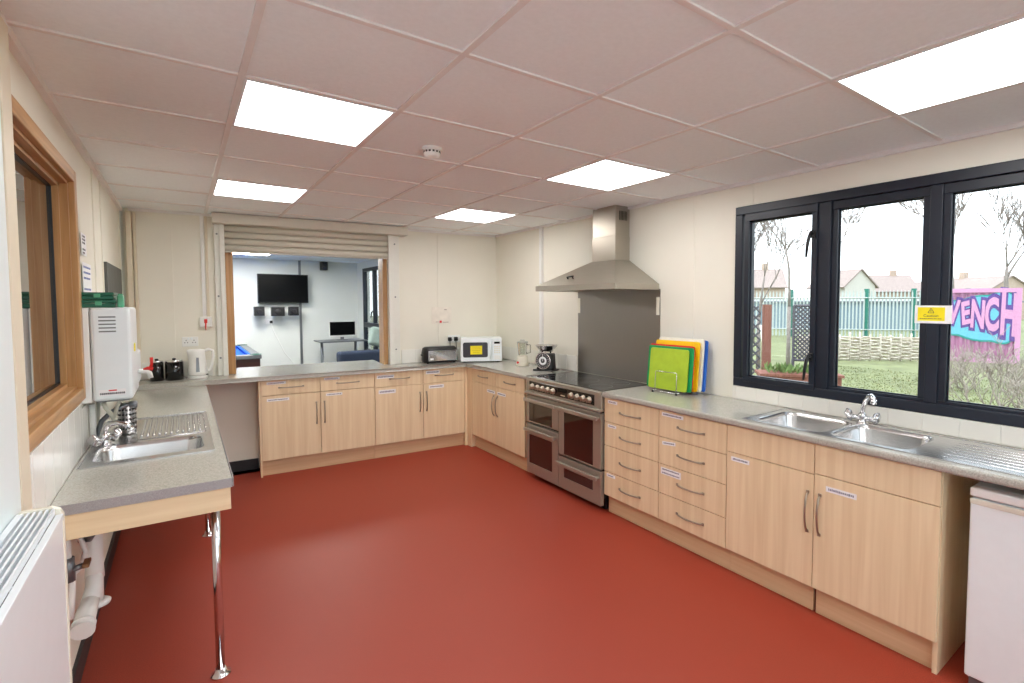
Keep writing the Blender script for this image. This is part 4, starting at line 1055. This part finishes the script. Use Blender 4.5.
# pool table
t = thing('pool_table', 'pool table with blue cloth in the lounge beyond the hatch', 'pool table', (.1, 9.15, 0))
PW, PL = .78, 1.05
b = MB(); b.box(-PW+.1, PW-.1, -PL+.1, PL-.1, .79, .81); obj('cloth', b, 'blue_felt', t)
b = MB(); b.box(-PW, PW, -PL, -PL+.11, .80, .86, .01); b.box(-PW, PW, PL-.11, PL, .80, .86, .01); b.box(-PW, -PW+.11, -PL+.11, PL-.11, .80, .86, .01); b.box(PW-.11, PW, -PL+.11, PL-.11, .80, .86, .01); obj('rail', b, 'greymetal', t)
b = MB(); b.box(-PW+.1, PW-.1, -PL+.1, -PL+.15, .80, .85); b.box(-PW+.1, PW-.1, PL-.15, PL-.1, .80, .85); b.box(-PW+.1, -PW+.15, -PL+.15, PL-.15, .80, .85); b.box(PW-.15, PW-.1, -PL+.15, PL-.15, .80, .85); obj('cushion', b, 'blue_felt', t)
b = MB(); b.box(-PW+.02, PW-.02, -PL+.02, PL-.02, .55, .80); obj('cabinet', b, 'mahogany', t)
for sx in (-1, 1):
    for sy in (-1, 1):
        b = MB(); b.box(sx*(PW-.12)-.06, sx*(PW-.12)+.06, sy*(PL-.12)-.06, sy*(PL-.12)+.06, 0, .55, .01); obj('leg', b, 'mahogany', t)
        b = MB(); b.lathe([(.075, .855), (.075, .866), (.045, .868), (.045, .84)], (sx*(PW-.07), sy*(PL-.07), 0), 18); obj('pocket', b, 'greenbox', t)
# computer desk
t = thing('monitor', 'black computer monitor on the small desk in the lounge corner', 'monitor', (2.40, 9.95, .885))
b = MB(); b.box(-.225, .225, -.02, .02, .06, .345, .006); obj('casing', b, 'white_plastic', t)
b = MB(); b.box(-.222, .222, -.0215, -.019, .092, .342); obj('screen', b, 'screen', t)
b = MB(); b.box(-.03, .03, .01, .03, 0.01, .12); b.lathe([(.1, 0), (.1, .008), (.03, .014)], (0, .02, 0), 24); obj('stand', b, 'greymetal', t)
t = thing('desk', 'small grey desk carrying the monitor in the lounge corner', 'desk', (2.36, 9.95, 0))
b = MB(); b.box(-.40, .42, -.3, .3, .865, .885, .003); obj('desktop', b, 'greymetal', t)
for x in (-.30, .30):
    b = MB(); b.tube([(x, .1, .865), (x, .1, .03)], .025, 10); b.box(x-.03, x+.03, -.28, .28, 0, .03); obj('leg', b, 'greymetal', t)
# sofa
t = thing('sofa', 'navy sofa seen through the hatch by the lounge window', 'sofa', (2.33, 8.0, 0))
b = MB(); b.box(-.45, .45, .2, .95, .12, .42, .03); obj('base', b, 'navy_fabric', t)
b = MB(); b.box(-.45, .45, 0, .22, .12, .835, .04, 3); obj('backrest', b, 'navy_fabric', t)
for s in (-1, 1):
    b = MB(); b.box(s*.33, s*.45, .2, .95, .42, .60, .03); obj('armrest', b, 'navy_fabric', t)
    for y in (.06, .88):
        b = MB(); b.cyl((s*.38, y, 0), .025, .125, 10); obj('leg', b, 'black', t)
b = MB()
b.box(-.20, .20, -.06, .06, -.15, .15, .05, 4); b.xf(Matrix.Translation((2.56, 8.14, 1.02)) @ Matrix.Rotation(.25, 4, 'Y') @ Matrix.Rotation(-.2, 4, 'X'))
tag(obj('cushion', b, 'sage', origin=(2.56, 8.14, .85)), 'grey-green cushion leaning on the navy sofa', 'cushion')

# ------------------------------------------------------------------ garden outside
GZ = -.2
b = MB(); b.box(XR+.3, 90, -60, 70, GZ-.05, GZ); struct('ground', b, 'ground')
b = MB(); b.box(-30, XR+.29, -40, ROOM_Y0-.12, GZ-.05, GZ+.1); struct('ground_bounce', b, 'bounce_ground')  # unseen pale ground, added to bounce daylight up through the rear window
# grass blades near the wicker fence
b = MB()
for k in range(9000):
    d = random.uniform(5.5, 13.6); y0 = d*random.uniform(.12, .50)
    h = random.uniform(.012, .035); a = random.uniform(0, PI); w = .012
    p = Vector((d+1.2, y0, GZ)); q = Vector((math.cos(a)*w, math.sin(a)*w, 0)); tp = p+Vector((random.uniform(-.03, .03), random.uniform(-.03, .03), h))
    b._f(b._v([p-q, p+q, tp]))
tag(obj('grass', b, 'grass'), 'short grass growing on the garden lawn', 'grass', kind='stuff')
# palisade fence
def along(P0, P1, n): return [Vector(P0).lerp(Vector(P1), k/(n-1)) for k in range(n)]
t = thing('palisade_fence', 'pale green palisade fence across the end of the garden', 'fence', (27.0, 10.5, GZ)); o0 = (27.0, 10.5, GZ)
F0, F1 = Vector((22.6, 17.5, GZ)), Vector((31.2, 7.0, GZ)); fd = (F1-F0).normalized(); fn = Vector((fd.y, -fd.x, 0))
for p in along(F0, F1, 84):
    b = MB(); q = fd*.034; n_ = fn*.012
    b.hexa([p-q-n_+Vector((0, 0, .05)), p+q-n_+Vector((0, 0, .05)), p+q+n_+Vector((0, 0, .05)), p-q+n_+Vector((0, 0, .05))], [p-q-n_+Vector((0, 0, 2.25)), p+q-n_+Vector((0, 0, 2.25)), p+q+n_+Vector((0, 0, 2.25)), p-q+n_+Vector((0, 0, 2.25))])
    v = b._v([p-q+Vector((0, 0, 2.25)), p+q+Vector((0, 0, 2.25)), p+Vector((0, 0, 2.4))]); b._f(v)
    obj('pale', rel(b, o0), 'palegreen_metal', t)
for z in (.4, 2.0):
    b = MB(); b.tube([F0+Vector((0, 0, z))+fn*.04, F1+Vector((0, 0, z))+fn*.04], .03, 4); obj('rail', rel(b, o0), 'palegreen_metal', t)
for s in (-.02, .16, .34, .442, .60, .753, .92):
    p = F0.lerp(F1, s)-fn*.06; b = MB(); b.box(p.x-.09, p.x+.09, p.y-.09, p.y+.09, GZ, GZ+2.45); tag(obj('post', rel(b, o0), 'greenpost', t), 'dark green post')
# woven willow fence
t = thing('wicker_fence', 'low woven willow fence in front of the palisade fence', 'fence', (16.6, 6.6, GZ)); o0 = (16.6, 6.6, GZ)
V0, V1 = Vector((15.2, 8.0, GZ)), Vector((18.15, 5.5, GZ)); vd = (V1-V0).normalized(); vn = Vector((vd.y, -vd.x, 0)); Lf = (V1-V0).length
ns = 13
for k in range(14):
    z = .06+.05*k; b = MB(); pts = []
    for i in range(ns*2+1):
        pts.append(V0+vd*(Lf*i/(ns*2))+vn*(.045*math.sin(PI*i/2+PI*(k % 2)+.3*random.random()))+Vector((0, 0, z+random.uniform(-.018, .018))))
    b.tube(pts, .026, 5); obj('willow_rod', rel(b, o0), 'wicker', t)
for i in range(ns+1):
    p = V0+vd*(Lf*i/ns); b = MB(); b.tube([p, p+Vector((0, 0, .82+random.uniform(-.05, .06)))], .03, 6); obj('stake', rel(b, o0), 'wicker', t)
# shipping container with graffiti
t = thing('container', 'pink painted steel container with graffiti beyond the garden bushes', 'container', (19.6, 4.6, GZ)); o0 = (19.6, 4.6, GZ)
K0, K1 = Vector((18.59, 5.72, GZ)), Vector((19.20, 3.745, GZ)); kd = (K1-K0).normalized(); kn = Vector((-kd.y, kd.x, 0))
if kn.x > 0: kn = -kn
KL = (K1-K0).length
def kp(s, z, o=0.): return K0+kd*s+kn*o+Vector((0, 0, z))
b = MB(); n = 44; prof = []
for k in range(n+1):
    ph = k % 4; o = (.0, .0, -.04, -.04)[ph]; prof.append((KL*k/n, o))
fr = [kp(s, .1, o) for s, o in prof]; bk = [kp(KL, .1, -2.3), kp(0, .1, -2.3)]
lo = fr+bk; hi = [p+Vector((0, 0, 1.98)) for p in lo]
b.loft([lo, hi], True, True, False); obj('wall_panel', rel(b, o0), 'container', t)
b = MB()
for z in (.0, 2.06): b.loft([[kp(0, z, .03), kp(KL, z, .03), kp(KL, z, -2.33), kp(0, z, -2.33)], [kp(0, z+.12, .03), kp(KL, z+.12, .03), kp(KL, z+.12, -2.33), kp(0, z+.12, -2.33)]], True, True, False)
obj('frame_rail', rel(b, o0), 'pinkpaint', t)
for s in (.03, KL-.03):
    b = MB(); b.loft([[kp(s-.06, 0, .035), kp(s+.06, 0, .035), kp(s+.06, 0, -.1), kp(s-.06, 0, -.1)], [kp(s-.06, 2.18, .035), kp(s+.06, 2.18, .035), kp(s+.06, 2.18, -.1), kp(s-.06, 2.18, -.1)]], True, True, False); obj('corner_post', rel(b, o0), 'pinkpaint', t)
def blob(mb, pts, o):
    mb.loft([[kp(s, z, o) for s, z in pts], [kp(s, z, o+.004) for s, z in pts]], True, True, False)
def cloudpts(grow):
    top, bot = [], []; s0, s1 = .20-grow, KL-.04+grow*.3; N = 40
    for i in range(N+1):
        u = i/N; ss = s0+(s1-s0)*u; en = (1-abs(2*u-1)**6)**.5
        tp = 1.72+.42*u**1.5+.06*abs(math.sin(9*u+.4)); bt = .92-.36*u-.06*abs(math.sin(7.5*u+1))
        mid = (tp+bt)/2
        top.append((ss, mid+(tp-mid)*en+grow)); bot.append((ss, mid-(mid-bt)*en-grow))
    return bot+top[::-1]
b = MB(); blob(b, cloudpts(.05), .003); tag(obj('graffiti_outline', rel(b, o0), 'teal', t), 'dark teal spray outline')
b = MB(); blob(b, cloudpts(0), .008); tag(obj('graffiti_cloud', rel(b, o0), 'cyan', t), 'cyan spray-painted cloud')
bo, bi = MB(), MB()
for ch, wx, hz_, ro, cx_, cz_ in (('V', .48, .78, -.10, .66, 1.46), ('E', .48, .74, .14, .98, 1.42), ('N', .50, .90, -.06, 1.30, 1.38), ('C', .52, 1.05, .08, 1.66, 1.36), ('H', .60, 1.32, -.05, 2.08, 1.36)):
    sz = 1.0
    def put(o):
        def fn(px, py, pz):
            x_, y_ = px*math.cos(ro)-py*math.sin(ro), px*math.sin(ro)+py*math.cos(ro)
            return kp((cx_+x_*wx)*.88, cz_+y_*hz_*1.25, o+pz)
        return fn
    bo.text(ch, sz, put(.016), .002, .12); bi.text(ch, sz, put(.023), .002, .035)
tag(obj('graffiti_lettering', rel(bo, o0), 'purple', t), 'purple lettering outline'); tag(obj('graffiti_lettering', rel(bi, o0), 'pinkpaint', t), 'pink lettering fill')
# bare trees and bushes
def grow(mb, p, d, L, r, depth, spread, rnd, nb=3, minr=.004):
    pts = [p]; rr = [r]; q = p.copy(); dd = d.copy()
    for k in range(3):
        dd = (dd+Vector((rnd.uniform(-1, 1), rnd.uniform(-1, 1), rnd.uniform(-.3, .6)))*.12).normalized(); q = q+dd*L/3; pts.append(q.copy()); rr.append(max(minr, r*(1-.16*(k+1))))
    mb.tube(pts, rr, 5 if depth > 1 else 4)
    if depth == 0: return
    for k in range(nb):
        i = rnd.choice((1, 2, 3)) if k else 3
        nd = (dd+Vector((rnd.uniform(-1, 1), rnd.uniform(-1, 1), rnd.uniform(-.35, .8)))*spread).normalized()
        grow(mb, pts[i], nd, L*rnd.uniform(.64, .86), rr[i]*.68, depth-1, spread, rnd, nb, minr)
def tree(label, x, y, h, r, seed, depth=5, spread=.5, group='bare trees beyond the garden', nb=3):
    rnd = random.Random(seed); t = thing('bare_tree', label, 'tree', (x, y, GZ), 0, group)
    b = MB(); b.tube([(0, 0, 0), (r*.3, r*.2, h*.15), (0, 0, h*.3)], [r*1.3, r, r*.9], 8); obj('trunk', b, 'bark', t)
    b = MB(); grow(b, Vector((0, 0, h*.28)), Vector((.05, 0, 1)), h*.26, r*.85, depth, spread, rnd, nb, .00055*math.hypot(x, y)); obj('branches', b, 'bark', t)
    return t
tree('slender bare tree between the two trellis panels', 11.2, 6.15, 5.6, .045, 3)
tree('bare tree behind the square trellis, beyond the fence', 20.5, 13.0, 8.0, .12, 12)
tree('wide bare tree seen behind the first window mullion', 33.0, 15.7, 9.5, .2, 21)
tree('bare tree rising above the container', 26.0, 7.25, 7.6, .13, 5)
tree('bare tree at the far end of the container roof', 27.5, 5.8, 6.0, .13, 33)
tree('thin bare sapling near the diamond trellis', 12.5, 7.7, 4.6, .05, 41)
def bush(label, x, y, h, w, n, seed):
    rnd = random.Random(seed); b = MB()
    for k in range(n):
        p = Vector((rnd.uniform(-w, w)*.4, rnd.uniform(-w, w)*.4, 0))
        d = Vector((rnd.uniform(-.7, .7), rnd.uniform(-.7, .7), 1)).normalized()
        grow(b, p, d, h*rnd.uniform(.28, .45), .012, 3, .75, rnd, 3, .004)
    o = obj('bare_bush', b, 'twig', loc=(x, y, GZ)); return tag(o, label, 'bush', 'bare bushes before the container')
bush('tallest bare bush in front of the container graffiti', 10.6, 2.25, 1.2, 1.0, 17, 4)
bush('bare bush below the first graffiti letters', 12.6, 3.35, 1.0, .8, 14, 9)
bush('bare bush at the cropped edge of the window view', 8.9, 1.0, 1.1, .9, 14, 14)
# trellises and planters
def diamond(parent, name, P, u, L, z0, z1, step, m, rw=.012):
    b = MB(); H = z1-z0
    for sgn in (1, -1):
        k = -H
        while k < L+H:
            a0, a1 = (k, k+H) if sgn > 0 else (k+H, k)
            # clip to panel
            pts = []
            for tt in (0, 1): pass
            s0, s1 = a0, a1; za, zb_ = z0, z1
            def cut(sv): return za+(zb_-za)*(sv-s0)/(s1-s0)
            lo_, hi_ = max(min(s0, s1), 0), min(max(s0, s1), L)
            if hi_-lo_ > .02:
                pA, pB = P+u*lo_+Vector((0, 0, cut(lo_))), P+u*hi_+Vector((0, 0, cut(hi_)))
                b.tube([pA, pB], rw, 4, False)
            k += step
    return obj(name, b, m, parent)
t = thing('trellis_screen', 'diamond trellis with a brown post at the window edge of the garden', 'trellis', (8.2, 5.05, GZ))
u = Vector((.22, -.26, 0)).normalized()
diamond(t, 'lattice', Vector((-.25, .42, .35)), u, .52, 0, 1.36, .16, 'trellis', .016)
b = MB(); b.hexa([(.10, -.02, 0), (.20, -.12, 0), (.26, -.06, 0), (.16, .04, 0)], [(.10, -.02, 1.74), (.20, -.12, 1.74), (.26, -.06, 1.74), (.16, .04, 1.74)]); obj('post', b, 'redwood', t)
t = thing('trellis_screen', 'square dark trellis panel beside the raised planter', 'trellis', (8.75, 4.72, GZ))
u = Vector((.3, -.32, 0)).normalized()
diamond(t, 'lattice', Vector((0, 0, .75)), u, .62, 0, .97, .075, 'trellis', .013)
b = MB()
for (a, c) in ((Vector((0, 0, .75)), Vector((0, 0, 1.72))), (u*.62+Vector((0, 0, .75)), u*.62+Vector((0, 0, 1.72))), (Vector((0, 0, 1.72)), u*.62+Vector((0, 0, 1.72))), (Vector((0, 0, .75)), u*.62+Vector((0, 0, .75)))): b.tube([a, c], .022, 4, False)
b.tube([Vector((0, 0, 0)), Vector((0, 0, .76))], .03, 4, False); b.tube([u*.62, u*.62+Vector((0, 0, .76))], .03, 4, False)
obj('frame', b, 'trellis', t)
t = thing('raised_planter', 'reddish timber raised planter below the square trellis', 'planter', (7.9, 4.15, GZ), -.85)
b = MB(); b.box(-.6, .55, -.22, .22, 0, .62); b.box(-.63, .58, -.25, .25, .62, .66); obj('box', b, 'redwood', t)
rnd = random.Random(2); b = MB()
for k in range(260):
    p = Vector((rnd.uniform(-.5, .5), rnd.uniform(-.2, .2), .66)); d = Vector((rnd.uniform(-.6, .6), rnd.uniform(-.6, .6), 1)).normalized()*rnd.uniform(.05, .18); q = Vector((rnd.uniform(-1, 1), rnd.uniform(-1, 1), 0)).normalized()*.014
    b._f(b._v([p-q, p+d*.5+q*1.4, p+d, p+d*.5-q*1.4]))
obj('foliage', b, 'leaf', t)
b = MB(); b.tube([(8.9, 5.25, GZ), (8.75, 5.35, 1.15)], .025, 6); tag(obj('garden_stake', b, 'offwhite', origin=(8.9, 5.25, GZ)), 'pale leaning stake behind the planter', 'stake')
# houses
t = thing('low_building', 'long low blue-grey building behind the palisade fence', 'building', (33.5, 16.5, GZ), -.885)
b = MB(); b.box(-11, 11, -.2, 3, 0, 1.75); obj('wall', b, flat('blue_grey_cladding', (128, 146, 158), .8), t)
b = MB(); b.hexa([(-11.2, -.4, 1.75), (11.2, -.4, 1.75), (11.2, 3.2, 1.75), (-11.2, 3.2, 1.75)], [(-11.2, -.4, 1.85), (11.2, -.4, 1.85), (11.2, 3.2, 2.0), (-11.2, 3.2, 2.0)]); obj('roof', b, 'greymetal', t)
def house(label, x, y, w, d, h, rh, rz, m='render'):
    t = thing('house', label, 'house', (x, y, GZ), rz, 'houses beyond the palisade fence')
    b = MB(); b.loft([[(-w/2, -d/2, 0), (w/2, -d/2, 0), (w/2, d/2, 0), (-w/2, d/2, 0)], [(-w/2, -d/2, h), (w/2, -d/2, h), (w/2, d/2, h), (-w/2, d/2, h)]], True, True, False)
    b.loft([[(-w/2, -d/2, h), (-w/2, d/2, h), (-w/2, 0, h+rh)], [(w/2, -d/2, h), (w/2, d/2, h), (w/2, 0, h+rh)]], True, True, False); obj('wall', b, m, t)
    b = MB()
    for s in (-1, 1):
        n_ = Vector((0, s*rh, d/2)).normalized()*.12
        p = [Vector((-w/2-.2, s*(d/2+.3), h-.3*rh/(d/2))), Vector((w/2+.2, s*(d/2+.3), h-.3*rh/(d/2))), Vector((w/2+.2, 0, h+rh)), Vector((-w/2-.2, 0, h+rh))]
        b.loft([p, [q+n_ for q in p]], True, True, False)
    obj('roof', b, 'rooftile', t)
    for xx in (-w*.28, w*.28):
        for z in (1.0, 3.4):
            if z+1.2 < h: 
                b = MB(); b.box(xx-.6, xx+.6, -d/2-.03, -d/2+.02, z, z+1.2); obj('window', b, 'greymetal', t)
    b = MB(); b.box(w*.3-.3, w*.3+.3, -.3, .3, h+rh*.5, h+rh+.7); obj('chimney', b, 'brickpale', t)
    return t
house('gabled pale house above the palisade posts', 58.5, 26.2, 4.6, 4.2, 3.5, 1.7, 1.25)
house('long pale house right of the gabled one, beyond the fence', 69, 27.5, 8, 6, 3.1, 1.9, -.9, 'brickpale')
house('house behind the bare trees beside the trellis', 50, 33.0, 8, 6, 3.4, 1.9, -.9, 'brickpale')
house('house far behind the container roof', 80, 26.0, 8, 6, 2.8, 1.6, -.9)
house('house behind the container, under the bare tree', 70, 17.0, 7, 6, 2.6, 1.8, 1.0, 'brickpale')

# ------------------------------------------------------------------ light, world, camera
w = bpy.data.worlds.new('sky'); bpy.context.scene.world = w; w.use_nodes = True
nt = w.node_tree; bg = nt.nodes['Background']
tc = nt.nodes.new('ShaderNodeTexCoord'); sx = nt.nodes.new('ShaderNodeSeparateXYZ'); rmp = nt.nodes.new('ShaderNodeValToRGB')
rmp.color_ramp.elements[0].position = 0.0; rmp.color_ramp.elements[0].color = (.90, .95, 1, 1); rmp.color_ramp.elements[1].position = .6; rmp.color_ramp.elements[1].color = (.78, .89, 1, 1)
nt.links.new(tc.outputs['Generated'], sx.inputs[0]); nt.links.new(sx.outputs['Z'], rmp.inputs[0]); nt.links.new(rmp.outputs[0], bg.inputs[0])
bg.inputs[1].default_value = 2.5
sun = bpy.data.lights.new('sun', 'SUN'); sun.energy = 2.0; sun.angle = .35; sun.color = (1, .96, .88)
so = bpy.data.objects.new('sun', sun); C.objects.link(so); so.rotation_euler = Vector((.38, -.30, -.88)).to_track_quat('-Z', 'Y').to_euler()

cam = bpy.data.cameras.new('camera'); co = bpy.data.objects.new('camera', cam); C.objects.link(co)
fpx, cxp, cyp = 505.85, 554.47, 326.68
cam.sensor_width = 36; cam.lens = 36*fpx/1024; cam.shift_x = (512-cxp)/1024; cam.shift_y = (cyp-341.5)/1024
cam.clip_start = .02; cam.clip_end = 300
yaw, pit, roll = .6343, -.0476, -.0012
fw = Vector((math.sin(yaw)*math.cos(pit), math.cos(yaw)*math.cos(pit), math.sin(pit))); r = Vector((math.cos(yaw), -math.sin(yaw), 0)); up = r.cross(fw)
r2 = r*math.cos(roll)+up*math.sin(roll); u2 = up*math.cos(roll)-r*math.sin(roll)
mw = Matrix((r2, u2, -fw)).transposed().to_4x4(); mw.translation = (0, 0, 1.579); co.matrix_world = mw
sc = bpy.context.scene; sc.camera = co
vs = sc.view_settings; vs.view_transform = 'Standard'; vs.look = 'None'; vs.gamma = 1; vs.use_curve_mapping = False; vs.exposure = 0.70
sc.cycles.use_denoising = True; sc.cycles.max_bounces = 14; sc.cycles.diffuse_bounces = 10; sc.cycles.glossy_bounces = 5; sc.cycles.transparent_max_bounces = 12
sc.cycles.caustics_reflective = False; sc.cycles.caustics_refractive = False
